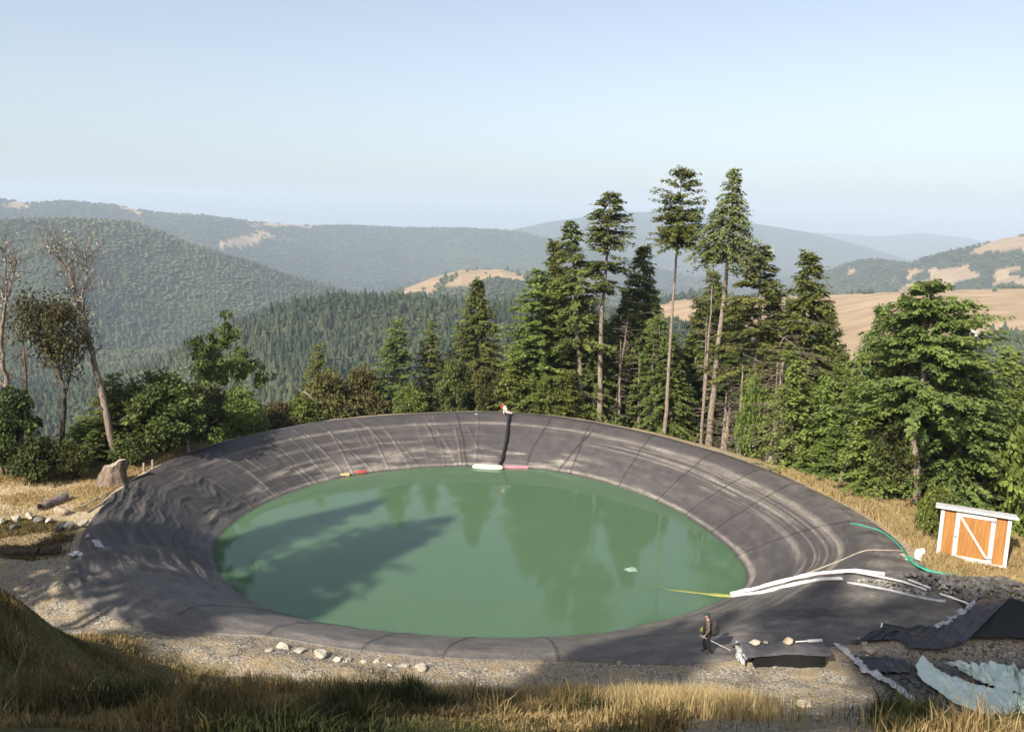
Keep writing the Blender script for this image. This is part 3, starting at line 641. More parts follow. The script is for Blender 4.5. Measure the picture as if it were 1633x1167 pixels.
T('olive_bush', 'bushy_tree', 440, 640, 440, 75, 90, 'olive bushy tree low behind the rim below the thin oak')
T('olive_bush', 'bushy_tree', 525, 588, 522, 78, 110, 'brownish bushy tree at the foot of the light green young fir')
T('olive_bush', 'bushy_tree', 580, 582, 578, 79, 100, 'brownish bushy tree left of the dark pointed fir')
T('green_bush', 'bushy_tree', 480, 630, 482, 76, 80, 'green bushy tree left of the brownish trees on the far rim')
T('green_bush', 'shrub', 655, 612, 655, 77, 60, 'green shrub on the rim between two dark firs', 'shrub')
T('oak_b', 'oak_tree', 728, 560, 726, 80, 70, 'green oak at the left foot of the tallest of three firs')
T('oak_b', 'oak_tree', 780, 575, 778, 79, 80, 'green oak at the right foot of the tallest of three firs')
T('fir_young', 'fir_tree', 822, 560, 822, 78, 80, 'light green young fir behind the red and white gear')
T('fir_young', 'fir_tree', 900, 590, 898, 77, 70, 'light green young fir in front of the left end of the wood')
T('fir_young', 'fir_tree', 868, 600, 866, 76.5, 60, 'smallest light green fir just over the far rim')
T('green_bush', 'bushy_tree', 1205, 596, 1200, 67, 62, 'small yellow-green tree in front of the dark wood, right of the tallest tree', mc=M_firb)
T('fir_young', 'fir_tree', 1262, 558, 1265, 0, 92, 'light olive young fir in front of the dense dark fir', by=748)
T('fir_young', 'fir_tree', 1315, 600, 1318, 62, 90, 'light green young fir right of the light olive one')
T('fir_young', 'fir_tree', 1385, 640, 1390, 57, 110, 'green young fir between the slim leaning tree and the widest fir')
T('fir_young', 'fir_tree', 1330, 690, 1312, 60, 70, 'low green fir at the grass edge left of the slim leaning tree')
T('oak_b', 'oak_tree', 1435, 650, 1432, 56, 90, 'green oak low in front of the widest fir')
for i, (tx, bx, ty, R) in enumerate([(947, 928, 520, 80), (990, 985, 540, 79), (1003, 975, 500, 80), (1020, 1018, 560, 80), (1042, 1035, 545, 79), (1068, 1072, 600, 79), (1128, 1118, 500, 78)]):
    T('snag', 'dead_tree', tx, ty, bx, R, 30, 'slim bare trunk standing in the shade under the tall wood', 'tree', 'slim bare trunks in the shade of the wood', mt=M_bark if i == 0 else None)
for tx, bx, ty, R in [(1158, 1150, 620, 71), (1170, 1156, 600, 71), (1184, 1178, 580, 70), (1190, 1185, 640, 72)]:
    T('snag', 'dead_tree', tx, ty, bx, R, 60, 'small dead tree with twiggy grey branches right of the tallest tree', 'tree', 'twiggy dead trees right of the tallest tree')
for tx, bx, ty, R in [(1250, 1226, 555, 66), (1262, 1240, 600, 65), (1240, 1232, 575, 67)]:
    T('snag', 'dead_tree', tx, ty, bx, R, 90, 'bleached dead tree with many bare twigs, below the dense dark fir', 'tree', 'bleached dead trees below the dense dark fir')
T('snag', 'dead_tree', 302, 618, 299, 62, 25, 'broken pale trunk standing before the dense dark oak', mt=M_barkp)
# dark firs that fill the wood behind the front row
FX = [800, 830, 880, 930, 990, 1050, 1110, 1170, 1230, 1300, 1345, 1370, 1440, 1520, 1575, 1640, 1720]; FY = [620, 560, 500, 480, 480, 470, 500, 490, 475, 500, 560, 580, 540, 575, 610, 615, 620]
rr3 = np.random.default_rng(4)
for i, (x, ty, R, w_) in enumerate([(850, 520, 79, 80), (925, 470, 82, 90), (948, 500, 80, 70), (1000, 455, 83, 90), (1052, 500, 80, 80), (1072, 530, 79, 70), (1236, 462, 80, 90), (1115, 470, 90, 90), (1150, 455, 92, 80), (1178, 470, 90, 90), (1262, 470, 84, 80), (1322, 480, 80, 80), (1318, 500, 70, 90), (1345, 560, 66, 80), (1520, 530, 58, 90)]):
    T('fir_full', 'fir_tree', x, ty, x-3, R, w_, 'mid green fir standing among the front trees of the tall wood', 'tree', 'mid green firs of the tall wood')
for i in range(72):
    x = 845+i*11.5+rr3.uniform(-8, 8); R = (84 if x < 1150 else np.interp(x, [1150, 1400, 1700], [82, 66, 58]))+rr3.uniform(2, 22)
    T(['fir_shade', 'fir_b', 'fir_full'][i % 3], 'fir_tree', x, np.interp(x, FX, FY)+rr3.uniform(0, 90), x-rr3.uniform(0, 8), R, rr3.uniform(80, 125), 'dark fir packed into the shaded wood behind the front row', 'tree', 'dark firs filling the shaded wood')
for i in range(17):
    x = 130+i*41+rr3.uniform(-10, 10)
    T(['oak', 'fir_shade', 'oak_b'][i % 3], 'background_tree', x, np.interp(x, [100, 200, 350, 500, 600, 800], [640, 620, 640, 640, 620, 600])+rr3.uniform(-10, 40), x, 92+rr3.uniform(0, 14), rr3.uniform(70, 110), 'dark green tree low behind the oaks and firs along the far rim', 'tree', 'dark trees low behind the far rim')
# bare trees at the left
M_oliveg = foliage_mat('olive_green_foliage', (.05, .055, .02), (.17, .16, .06))
k = N('twigs'); k.base(k.mix(k.math('GREATER_THAN', k.attr('tint'), .8), (.13, .10, .08), (.42, .40, .31)), .9, .1); M_twig = k.m
def bare_tree(name, label, paths, seed, mt, lichen=40, R=60, twig=1., group=None, z=None, twigs_from=.35, mc=None, lw=.16, cname='twigs'):
    """paths: pixel polylines with a start radius; first starts at the ground"""
    r_ = np.random.default_rng(seed); tr = Geo(); tw = Geo(); li = Geo(); (x0, y0) = paths[0][0][0]
    b = placed(x0, R); Yb = b.y; tips = []
    for pts, r0, r1 in paths:
        W3 = np.array([atY(x, y, Yb+(0 if i == 0 else r_.normal(0, .5))) for i, (x, y) in enumerate(pts)])
        if pts is paths[0][0]: W3[0] = b
        W3 = W3-np.array(b); t0 = np.linspace(0, 1, len(W3)); t1 = np.linspace(0, 1, 4*len(W3)); W3 = np.stack([np.interp(t1, t0, W3[:, j]) for j in range(3)], 1)
        W3[1:-1] += r_.normal(0, .03, W3[1:-1].shape)
        tr.tube(W3, np.linspace(r0, r1, len(t1)), 7, seed, .2)
        for i in range(int(len(t1)*2.0*twig)):
            t = r_.uniform(twigs_from if pts is paths[0][0] else .1, 1); p = np.array([np.interp(t, t1, W3[:, j]) for j in range(3)])
            d = r_.normal(0, 1, 3); d[2] = abs(d[2])*.7+.1; d /= np.linalg.norm(d)
            tp = []; limbs(tw, p, d, r_.uniform(.45, 1.25)*twig, .022, 2, r_, tp, .55, .2, 3, 0, 2); tips += tp
    o = empty(name, b, label, 'tree', group)
    tr.build('trunk', mt, o, True)
    if lichen:
        q = [tips[i] for i in r_.integers(0, len(tips), lichen)]; P0 = np.array([t[0] for t in q]); n = len(P0)*8
        P0 = np.repeat(P0, 8, 0)+r_.normal(0, lw, (n, 3)); D = r_.normal(0, .5, (n, 3)); D[:, 2] -= .5
        if mc: sprays(li, P0, D, .22, .07, r_, r_.uniform(0, 1, n), 1.); li.build('leaves', mc, o)
        else: sprays(tw, P0, D, .15, .04, r_, np.full(n, 1.), 1.)
    tw.build(cname, M_twig, o)
    return o
bare_tree('bare_tree', 'leaning bare forked tree with lichen, rising behind the stump', [([(186,722),(172,668),(160,615),(150,575),(140,530),(128,492),(120,470),(108,432),(90,405),(74,392)], .24, .04), ([(133,500),(132,465),(140,440),(137,415),(133,400)], .10, .02), ([(125,480),(116,455),(110,428),(98,400)], .08, .02), ([(150,578),(138,545),(122,520),(108,500)], .07, .02)], 31, M_bark, 60, 60, .9)
bare_tree('bare_tree', 'bare twisted tree at the left edge, left of the leaning forked tree', [([(42,712),(30,670),(14,620),(4,580),(2,545),(6,500),(14,470),(22,435),(26,415)], .2, .03), ([(10,480),(8,450),(10,420),(4,395)], .07, .02), ([(14,620),(-10,600),(-30,570)], .08, .03)], 32, M_bark, 30, 60, .9)
bare_tree('dead_tree', 'thin dead brown conifer between the two bare trees', [([(50,715),(44,640),(38,570),(34,505)], .13, .03)], 33, M_barkr, 0, 61, .9, twigs_from=.05)
bare_tree('olive_tree', 'sparse tree with brown-olive leaves between the bare trees', [([(96,722),(102,660),(103,620),(92,585),(78,555),(70,520),(72,500)], .17, .03), ([(102,640),(112,600),(118,565),(122,535)], .08, .02), ([(92,585),(72,560),(55,530),(48,505)], .07, .02), ([(98,605),(90,560),(100,520),(104,500)], .07, .02)], 34, M_barkd, 520, 60, .8, mc=M_oliveg, lw=.35, twigs_from=.55)
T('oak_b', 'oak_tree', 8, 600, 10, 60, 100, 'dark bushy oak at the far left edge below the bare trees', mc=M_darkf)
T('fir_c', 'fir_tree', 135, 665, 133, 61, 70, 'small green fir right of the olive leaved tree', mc=M_fir)
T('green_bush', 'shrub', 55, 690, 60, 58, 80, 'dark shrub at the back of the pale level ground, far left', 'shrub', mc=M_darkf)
T('green_bush', 'shrub', 112, 700, 115, 58, 60, 'green shrub left of the small green fir behind the pale ground', 'shrub', mc=M_oak)
T('green_bush', 'shrub', 205, 690, 212, 60, 70, 'green shrub just right of the stump', 'shrub', mc=M_oak)
# trees up the slope beside and behind the camera, outside the frame, whose shade falls into it
def off_tree(key, tgt, back, sw, cbk=.62):
    """tgt: point whose shade the middle of the crown makes; back: metres towards the sun"""
    tr, cr, m1, m2, h, rad, cache = PROTO[key]
    back = 20
    while True:                                # walk towards the sun until the tree stands clear of the view
        b = tgt+SD*(back/math.cos(SUN_EL)); rr_ = max(sw, 2.5)+1
        if (b.y < -rr_ and math.hypot(b.x, b.y) > rr_+3) or (b.y >= -rr_ and abs(b.x) > .72*max(b.y, 0)+rr_*1.3+2): break
        back += 1
    gz = float(Hn(b.x, b.y)); cbk = .86 if key == 'pine_tuft' else cbk; H = (b.z-gz)/cbk
    o = empty('fir_tree', (b.x, b.y, gz-.2), 'tall fir on the slope beside the viewpoint', 'tree', 'firs on the slope beside the viewpoint')
    o.scale = (sw/rad, sw/rad, H/h)
    dress(key, o)
for px, py, z, back, sw, key in [(400, 870, 0, 46, 4.0, 'fir_a'), (520, 905, 0, 47, 4.6, 'wide_fir'), (450, 940, 0, 42, 4.6, 'wide_fir'), (235, 842, 2.6, 36, 3.0, 'fir_b'), (320, 978, 2.2, 34, 2.4, 'fir_a'),
        (220, 1150, 8, 25, 4.0, 'fir_b'), (400, 1150, 8, 27, 4.0, 'fir_a'), (560, 1150, 8, 26, 4.0, 'fir_b'), (700, 1150, 8, 28, 3, 'fir_a'), (860, 1080, 3, 33, 2.8, 'fir_b'), (950, 1072, 2, 33, 3.2, 'fir_a'), (1040, 1072, 2, 33, 2.8, 'fir_b'),
        (60, 880, 2.9, 38, 4, 'fir_b'), (1300, 965, 2.2, 44, 2.0, 'pine_tuft'), (1450, 985, 2.2, 44, 2.3, 'pine_tuft'), (1520, 1025, 2.3, 40, 4., 'pine_tuft'), (1090, 1035, 2, 37, 1.8, 'pine_tuft'), (1420, 1140, 4, 32, 2.6, 'fir_a'), (1600, 1010, 3, 37, 3.5, 'pine_tuft')]:
    off_tree(key, P(px, py, z), back, sw)
# ---------------------------------------------------------------- grass (stuff)
def grass_mat(name, stops):
    k = N(name); n = k.noise(k.co(), .9, 3); f = k.math('ADD', k.math('MULTIPLY', k.attr('tint'), .6), k.math('MULTIPLY', n, .4))
    k.base(k.ramp(f, stops), .8, .15); tr = k.n('BsdfTranslucent'); k.l(k.b.inputs['Base Color'].links[0].from_socket, tr.inputs['Color'])
    mx = k.n('MixShader'); mx.inputs[0].default_value = .3; out = k.t.nodes['Material Output']
    k.l(k.b.outputs[0], mx.inputs[1]); k.l(tr.outputs[0], mx.inputs[2]); k.l(mx.outputs[0], out.inputs['Surface']); return k.m
M_dry = grass_mat('dry_grass', [(.2, (.20, .14, .055)), (.5, (.46, .34, .16)), (.8, (.68, .54, .30))])
M_mixed = grass_mat('mixed_grass', [(.2, (.035, .045, .016)), (.45, (.10, .095, .035)), (.62, (.26, .18, .075)), (.85, (.50, .37, .18))])
def grass(name, label, x, y, h, mat, seed, wd=.02, lean=.35, tint=None, clump=0.):
    r_ = np.random.default_rng(seed); n = len(x); z = Hn(x, y)-.03
    if tint is None: tint = np.clip(r_.normal(.5, .2, n), 0, 1)
    a = r_.uniform(0, 6.283, n); l = np.abs(r_.normal(0, lean, n))*h; fa = r_.uniform(0, 6.283, n)
    dx, dy = np.cos(a)*l, np.sin(a)*l; sx, sy = np.cos(fa)*wd, np.sin(fa)*wd
    b = np.stack([x, y, z], 1); S = np.stack([sx, sy, 0*sx], 1); O = lambda k_, hh: b+np.stack([dx*k_, dy*k_, h*hh], 1)
    V = np.stack([b-S, b+S, O(.3, .55)+S*.75, O(.3, .55)-S*.75, O(1, 1-.12)], 1).reshape(-1, 3); i = np.arange(n)*5
    o = mesh_np(name, V, [np.stack([i, i+1, i+2, i+3], 1), np.stack([i+3, i+2, i+4], 1)], mat, attrs=dict(tint=np.repeat(tint, 5)))
    tag(o, label, kind='stuff'); return o
rg_ = np.random.default_rng(77)
def scatter(n, x0, x1, y0, y1, dens):
    x = rg_.uniform(x0, x1, n); y = rg_.uniform(y0, y1, n); k_ = rg_.random(n) < dens(x, y); return x[k_], y[k_]
rO = lambda x, y: pol(x, y)[1]-np.interp(pol(x, y)[0], TH, RO)
def dens_fg(x, y):
    yy = y-3.2*sstep(-8, -15, x)+2.8*sstep(13, 18, x); n = fbm(x*.55, y*.55, 4)
    w_ = sstep(28.6, 25.5, yy+2.6*n+1.2*fbm(x*1.6, y*1.6, 3)); u = x/y; w_ = w_*(1-.992*sstep(.20, .24, u+.03*n)*sstep(.50, .46, u))
    w_ = w_*(1-.85*sstep(12, 14, x)*sstep(20, 21.5, y))
    w_ = np.maximum(w_, .75*sstep(-9.5, -8, x)*sstep(-1.5, -4, x)*sstep(30.6, 29.8, y)*np.clip(.5+1.5*n, 0, 1))
    w_ = np.where(rO(x, y) < .5, 0, w_)
    return w_*np.clip(.65+1.2*fbm(x*1.7+4, y*1.7, 3), .06, 1)*(np.abs(x) < .66*y+3)
x, y = scatter(420000, -24, 24, 11, 34, dens_fg)
h = (.14+.95*np.clip(.42+1.2*fbm(x*.7+3, y*.7, 3), 0, 1)**2)*rg_.uniform(.5, 1.3, len(x))
h *= 1-.45*sstep(22, 28, y); h *= .8*(1-.35*sstep(-8, -11, x))*(1-.4*sstep(-.05, .03, x/y)*sstep(19, 22, y))
tn = np.clip(.42+.75*fbm(x*.35+9, y*.35, 3)+.22*sstep(22, 27, y)+.25*np.exp(-((x-5.5)/3.)**2)+.25*sstep(-9, -12, x)*sstep(18, 20.5, y)+rg_.normal(0, .17, len(x)), 0, 1)
grass('slope_grass', 'rank mix of dry and green grass covering the near slope', x, y, h, M_mixed, 1, .014, .45, tn)
x, y = scatter(42000, -6, 16, 20, 27.5, lambda x, y: np.clip(1.5*fbm(x*.6+2, y*.6, 3), 0, .5)*(x/y < .2)+.9*np.exp(-((x-hit(1090, 1108).x)/2.)**2-((y-hit(1090, 1108).y)/1.5)**2))
grass('tall_dry_grass', 'tall dry golden grass stalks at the top of the near slope', x, y, rg_.uniform(.25, .85, len(x)), M_dry, 2, .011, .3)
c_ = hit(1085, 1135); n_ = 13000; x = c_.x+rg_.normal(0, 1.0, n_); y = c_.y+rg_.normal(0, 1.6, n_); k_ = fbm(x*2, y*2, 3) > -.25; x, y = x[k_], y[k_]
grass('grass_tuft', 'tall golden tuft of dry grass below the worker', x, y, rg_.uniform(.3, .95, len(x)), M_dry, 6, .010, .3)
xs, ys = scatter(1500, 2, 12, 12, 27, lambda x, y: (x/y > .2)*(x/y < .52)*np.clip(.4+1.5*fbm(x, y, 3), 0, 1))
grass('sparse_grass', 'sparse dry stalks on the stony slope at lower right', xs, ys, rg_.uniform(.06, .35, len(xs)), M_mixed, 7, .010, .4, np.clip(rg_.normal(.65, .15, len(xs)), 0, 1))
def poly_s(n, pts, z): 
    p = [tuple(P(a, b, z).xy) for a, b in pts]; q = np.array(p)
    x, y = rg_.uniform(q[:, 0].min(), q[:, 0].max(), n), rg_.uniform(q[:, 1].min(), q[:, 1].max(), n); k_ = inpoly(x, y, p) & (rO(x, y) > .35); return x[k_], y[k_]
xr, yr = poly_s(260000, [(1215,745),(1290,762),(1345,775),(1400,790),(1470,805),(1510,830),(1640,868),(1720,900),(1720,975),(1600,950),(1540,925),(1470,900),(1440,862),(1380,822),(1300,780)], 2.9)
k_ = rg_.random(len(xr)) < np.clip(.75+.9*fbm(xr*.8, yr*.8, 3), .15, 1); xr, yr = xr[k_], yr[k_]
nearshed = sstep(36, 43, yr)
grass('dry_grass', 'golden dry grass on the strip between the liner rim and the wood', xr, yr, (.12+.42*nearshed)*rg_.uniform(.5, 1.4, len(xr)), M_dry, 3, .022, .4)
xl, yl = poly_s(150000, [(-60,768),(0,752),(100,750),(180,742),(240,728),(330,708),(330,718),(250,745),(200,780),(150,812),(60,822),(-60,842)], 2.9)
e = dpoly(xl, yl, PLAT); k_ = rg_.random(len(xl)) < np.clip(.16+.9*sstep(2.4, .6, e)+.8*sstep(1.6, .5, rO(xl, yl))+1.1*np.clip(fbm(xl*.4, yl*.4, 3), 0, 1), 0, 1); xl, yl = xl[k_], yl[k_]
grass('straw_grass', 'short straw coloured grass on the pale level ground at left', xl, yl, rg_.uniform(.06, .26, len(xl))*(1+1.2*sstep(2, .5, dpoly(xl, yl, PLAT))), M_dry, 4, .018, .5)
xm, ym = poly_s(90000, [(-60,838),(60,825),(120,835),(140,850),(130,880),(60,885),(-60,880)], 2.85)
k_ = rg_.random(len(xm)) < np.clip(.3+1.5*fbm(xm*.7, ym*.7, 3), .05, 1); xm, ym = xm[k_], ym[k_]
grass('weedy_grass', 'olive and straw weeds growing among the rubble at left', xm, ym, rg_.uniform(.06, .24, len(xm)), M_mixed, 5, .018, .5, np.clip(rg_.normal(.55, .2, len(xm)), 0, 1))
# ---------------------------------------------------------------- small builders
def rock_mesh(seed, sub=2):
    import bmesh
    bm = bmesh.new(); bmesh.ops.create_icosphere(bm, subdivisions=sub, radius=1); r_ = np.random.default_rng(seed)
    pl = r_.normal(0, 1, (9, 3)); pl /= np.linalg.norm(pl, axis=1)[:, None]; dd = r_.uniform(.38, .85, 9)
    V = np.array([v.co[:] for v in bm.verts])
    for n_, d_ in zip(pl, dd):
        t = V@n_-d_; V = V-np.outer(np.maximum(t, 0), n_)
    V += r_.normal(0, .05, V.shape); Fc = np.array([[v.index for v in f.verts] for f in bm.faces]); bm.free(); return V, Fc
ROCKS = [rock_mesh(i) for i in range(7)]
def stone_mat(name, a, b, sc_=5.):
    k = N(name); v = k.co(); f = k.noise(v, sc_, 6, .7); k.base(k.mix(k.ramp(f, [(.3, 0.), (.7, 1.)]), a, b), .9, .2); k.bump(f, .7, .08); return k.m
M_white = stone_mat('pale_stone', (.30, .26, .20), (.66, .59, .48)); M_tan = stone_mat('tan_stone', (.25, .20, .13), (.55, .45, .31)); M_grey = stone_mat('grey_stone', (.08, .075, .07), (.26, .24, .22))
rk = 0
def rock(px, py, wpx, label, mat=None, flat=.45, group=None, rz=None, asp=1.):
    global rk; rk += 1; b = hit(px, py); s = wpx/2/F*b.length*1.0
    V, Fc = ROCKS[rk % 7]; asp = asp*(.7+.5*((rk*37) % 10)/10); o = mesh_np('rock', V*np.array([s, s*.75*asp, s*flat]), Fc, mat or M_white)
    o.location = b+Vector((0, 0, s*flat*.15)); o.rotation_euler = (0, 0, rk*1.3 if rz is None else rz); tag(o, label, 'rock', group); return o
g = 'pale rocks lining the near bank'
rock(428, 1038, 19, 'leftmost round white rock of the row along the near edge of the liner', group=g)
rock(451, 1034, 24, 'upright slanting white rock, second from the left on the near bank', flat=.9, group=g)
rock(476, 1040, 28, 'white rock third from the left on the near bank', group=g); rock(510, 1045, 28, 'broad white rock in the middle of the near row', flat=.7, group=g)
for q in [(536, 1052, 20), (555, 1053, 18), (580, 1055, 16), (602, 1056, 18), (622, 1060, 14)]: rock(*q, 'small white rock in the close row on the near bank', group=g)
rock(645, 1064, 26, 'flat white rock near the right end of the near row', flat=.5, group=g); rock(672, 1066, 30, 'flat white rock at the right end of the near row', flat=.5, group=g)
rock(921, 1057, 10, 'small lone white rock on the shaded gravel edge', flat=.5); rock(988, 1058, 18, 'flat tan rock on the shaded gravel edge left of the worker', M_tan, .4)
rock(1284, 1126, 40, 'large slanting pale slab on the near slope below the black ledge', M_tan, .35, rz=.5); rock(1250, 1137, 14, 'small pale rock beside the slanting slab'); rock(1305, 1148, 14, 'small tan rock below the slanting slab', M_tan)
rock(1384, 1038, 30, 'pale tan rock holding down the torn liner at right', M_tan); rock(1374, 1024, 22, 'brown rock on the liner above the pale tan one', M_tan, .5); rock(1382, 1046, 9, 'tiny white rock below the pale tan one')
rock(1455, 843, 20, 'grey and white rock in the golden grass left of the shed', M_grey, .5); rock(1441, 886, 14, 'tan rock at the rim by the white sack', M_tan); rock(1450, 893, 16, 'pale rock between white sack and green hose')
g = 'rocks of the rubble heap at left'; _r0 = rock
def rock(x, y, w_, l, m_, group=None):
    o = _r0(x, y, w_*1.1, l, m_, .7, group); o.location.z += .16; return o
for i, (x, y, w_, m_, l) in enumerate([(6, 836, 16, M_white, 'whitish rock at the left edge of the rubble heap'), (26, 834, 18, M_white, 'white rock with dark neighbour at the left of the rubble heap'), (22, 846, 14, M_grey, 'grey rock low in the left part of the rubble heap'), (48, 829, 18, M_white, 'pale wedge rock before the dark gap in the rubble heap'), (62, 835, 14, M_grey, 'dark grey rock in the middle of the rubble heap'), (78, 836, 14, M_white, 'small white rock in the middle of the rubble heap'), (98, 821, 26, M_tan, 'large tan rock under the purple brown log end'), (95, 846, 22, M_grey, 'grey slab in front of the rubble heap'), (112, 845, 20, M_grey, 'dark rock at the right end of the rubble heap'), (135, 840, 16, M_white, 'white rock against the liner edge, left of the pond'), (140, 861, 13, M_white, 'small white rock by the liner edge below the rubble heap')]): rock(x, y, w_, l, m_, group=g)
rock = _r0
def rubble(name, label, n, pts, z, smin, smax, mat, seed, mound=0., msk=None):
    r_ = np.random.default_rng(seed); p = [tuple((P(a, b, z) if z else hit(a, b)).xy) for a, b in pts]; q = np.array(p); x, y = r_.uniform(q[:, 0].min(), q[:, 0].max(), n), r_.uniform(q[:, 1].min(), q[:, 1].max(), n); k_ = inpoly(x, y, p); x, y = x[k_], y[k_]
    e = dpoly(x, y, p); zz = Hn(x, y)+mound*sstep(0, .8, e); V, Fs = [], []; off = 0
    for i in range(len(x)):
        V0, F0 = SROCK[i % 5]; s = r_.uniform(smin, smax)*r_.uniform(.6, 1.4); a = r_.uniform(0, 6.3); c_, s_ = math.cos(a), math.sin(a)
        R_ = np.array([[c_, -s_, 0], [s_, c_, 0], [0, 0, 1]]); V.append((V0*np.array([s, s*.7, s*.6]))@R_.T+np.array([x[i], y[i], zz[i]])); Fs.append(F0+off); off += len(V0)
    o = mesh_np(name, np.concatenate(V), np.concatenate(Fs), mat); return tag(o, label, kind='stuff')
SROCK = [rock_mesh(50+i, 1) for i in range(5)]
k = N('dark_rubble'); v = k.co(); f = k.noise(v, 1.7, 5, .8); k.base(k.ramp(f, [(.3, (.028, .027, .027)), (.5, (.09, .085, .08)), (.68, (.20, .185, .165)), (.76, (.42, .39, .34))]), .9, .2); M_rub = k.m
rubble('dark_rubble', 'heap of dark broken rock between the white hoses and the shed grass', 2600, [(1420,918),(1470,912),(1530,922),(1600,925),(1700,950),(1700,1010),(1600,985),(1555,965),(1500,945),(1450,932)], 2.6, .07, .2, M_rub, 8, .35)
k = N('grey_gravel'); v = k.co(); f = k.noise(v, 2.2, 5, .8); k.base(k.ramp(f, [(.3, (.07, .065, .06)), (.5, (.20, .185, .165)), (.7, (.46, .43, .38))]), .95, .15); M_grv = k.m
rubble('gravel_windrow', 'low ridge of grey gravel lying between the white hoses', 1500, [(1345,922),(1400,922),(1450,932),(1500,950),(1500,958),(1430,945),(1360,932)], 2.5, .05, .12, M_grv, 9, .2)
rubble('bank_gravel', 'loose gravel strewn over the near bank below the liner', 5200, [(150,985),(260,1010),(430,1012),(600,1042),(900,1056),(1180,1062),(1220,1090),(1000,1110),(600,1110),(260,1110),(150,1040)], 2.1, .02, .055, M_grv, 10)
rubble('slope_gravel', 'pale stones scattered on the slope in front of the black ledge', 6000, [(1150,1068),(1400,1065),(1450,1110),(1440,1166),(1130,1166)], None, .015, .055, M_grv, 12)
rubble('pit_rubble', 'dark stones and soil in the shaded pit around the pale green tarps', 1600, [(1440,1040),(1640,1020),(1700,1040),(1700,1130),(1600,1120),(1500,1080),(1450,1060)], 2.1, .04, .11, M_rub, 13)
def follow(pts, lift=.1, k_=6, z=None, wig=0, seed=0):
    r_ = np.random.default_rng(seed); W3 = np.array([(hit(x, y) if z is None else P(x, y, z)) for x, y in pts]); t0 = np.arange(len(W3)); t1 = np.linspace(0, len(W3)-1, (len(W3)-1)*k_+1)
    W = np.stack([np.interp(t1, t0, W3[:, j]) for j in range(3)], 1)
    if wig: W[:, :2] += r_.normal(0, wig, (len(W), 2))
    ks = np.array([.25, .5, .25])
    for _ in range(4): W[1:-1] = W[:-2]*.25+W[1:-1]*.5+W[2:]*.25
    if z is None: W[:, 2] = Hn(W[:, 0], W[:, 1])+lift
    return W
def hose(name, label, cat, pts, r, mat, lift=.1, z=None, wig=0, k=8, seed=0, group=None, flat=None, parent=None, sink=0):
    g_ = Geo(); W = follow(pts, lift, 6, z, wig, seed); W[:, 2] -= sink*np.linspace(0, 1, len(W))**.5; g_.tube(W, r*(1+.22*fbm(np.arange(len(W))*.6+seed, np.zeros(len(W)), 2)), k, seed, .2)
    if flat: V = g_.V[0]; c_ = np.repeat(W[:, 2], k); g_.V[0][:, 2] = c_+(V[:, 2]-c_)*flat
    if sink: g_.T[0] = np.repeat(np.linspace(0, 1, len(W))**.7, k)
    o = g_.build(name, mat, parent, True); 
    if not parent: tag(o, label, cat, group)
    return o
def plast(name, c, rough=.5, c2=None, spec=.4):
    k = N(name); f = k.noise(k.co(), 3, 4, .6); c2 = c2 or tuple(v*.7 for v in c); k.base(k.mix(k.ramp(f, [(.35, 0.), (.7, 1.)]), c, c2), rough, spec); k.bump(f, .2, .02); return k.m
M_whitep = plast('white_plastic', (.80, .78, .74), .5, (.55, .52, .47)); M_blackp = plast('black_plastic', (.02, .02, .021), .45); M_greenp = plast('green_hose', (.02, .26, .16), .4, (.06, .40, .28)); M_cord = plast('cord', (.42, .36, .28), .9)
k = N('murk_fade_hose'); k.base(k.mix(k.attr('tint'), (.36, .36, .09), (.085, .14, .06)), .6, .3); M_sunk = k.m; M_gtx = plast('pale_geotextile', (.50, .50, .48), .9, (.30, .31, .33)); M_tarp = plast('pale_green_tarp', (.56, .66, .60), .7, (.44, .53, .48)); M_black = plast('black_sheet', (.030, .030, .036), .38, (.045, .045, .052), .5)  # sunken hose: veil of murky water painted as a fade to green
g = 'white lay-flat hoses over the right rim'
hose('white_hose', 'upper white lay-flat hose running from the gravel ridge down into the pond', 'hose', [(1166,950),(1200,944),(1240,933),(1290,921),(1340,917),(1410,920)], .15, M_whitep, .16, None, .02, group=g, flat=.6)
hose('white_hose', 'lower white lay-flat hose beside the upper one, entering the pond at right', 'hose', [(1168,954),(1210,950),(1250,939),(1300,929),(1345,927)], .13, M_whitep, .14, None, .02, group=g, flat=.6, seed=2)
hose('white_hose', 'thin white hose along the top of the gravel ridge', 'hose', [(1340,920),(1400,927),(1440,937),(1480,950)], .055, M_whitep, .28, None, .03, group=g, seed=3)
hose('white_pipe', 'thin straight white pipe lying from the dark rubble towards the folded black sheet', 'pipe', [(1498,953),(1525,962),(1552,972)], .05, M_whitep, .2)
hose('white_pipe', 'short white pipe lying on the dark rubble above the longer one', 'pipe', [(1447,938),(1465,945),(1482,952)], .05, M_whitep, .45)
hose('geotextile_strip', 'pale strip of fabric along the lower side of the gravel ridge', 'fabric strip', [(1350,930),(1400,938),(1440,948),(1480,957),(1505,962)], .12, M_gtx, .06, None, .05, flat=.4)
hose('submerged_hose', 'yellow-green hose with its murky fade painted on, sinking into the water at right', 'hose', [(1172,951),(1130,947),(1080,941),(1030,935)], .19, M_sunk, 0, .0, .01, sink=.10, flat=.6)
hose('cord', 'thin tan cord crossing the dark liner towards the white sack', 'cord', [(1438,881),(1400,880),(1370,883),(1340,897),(1300,912),(1255,928)], .035, M_cord, .1, None, .05)
hose('green_hose', 'thin green hose along the right rim of the liner', 'hose', [(1355,838),(1380,842),(1405,849),(1425,864),(1440,882),(1447,893)], .035, M_greenp, .1, None, .05)
gh = empty('green_hose', hit(1470, 908), 'thick bundle of green hose coiled along the rim below the shed', 'hose')
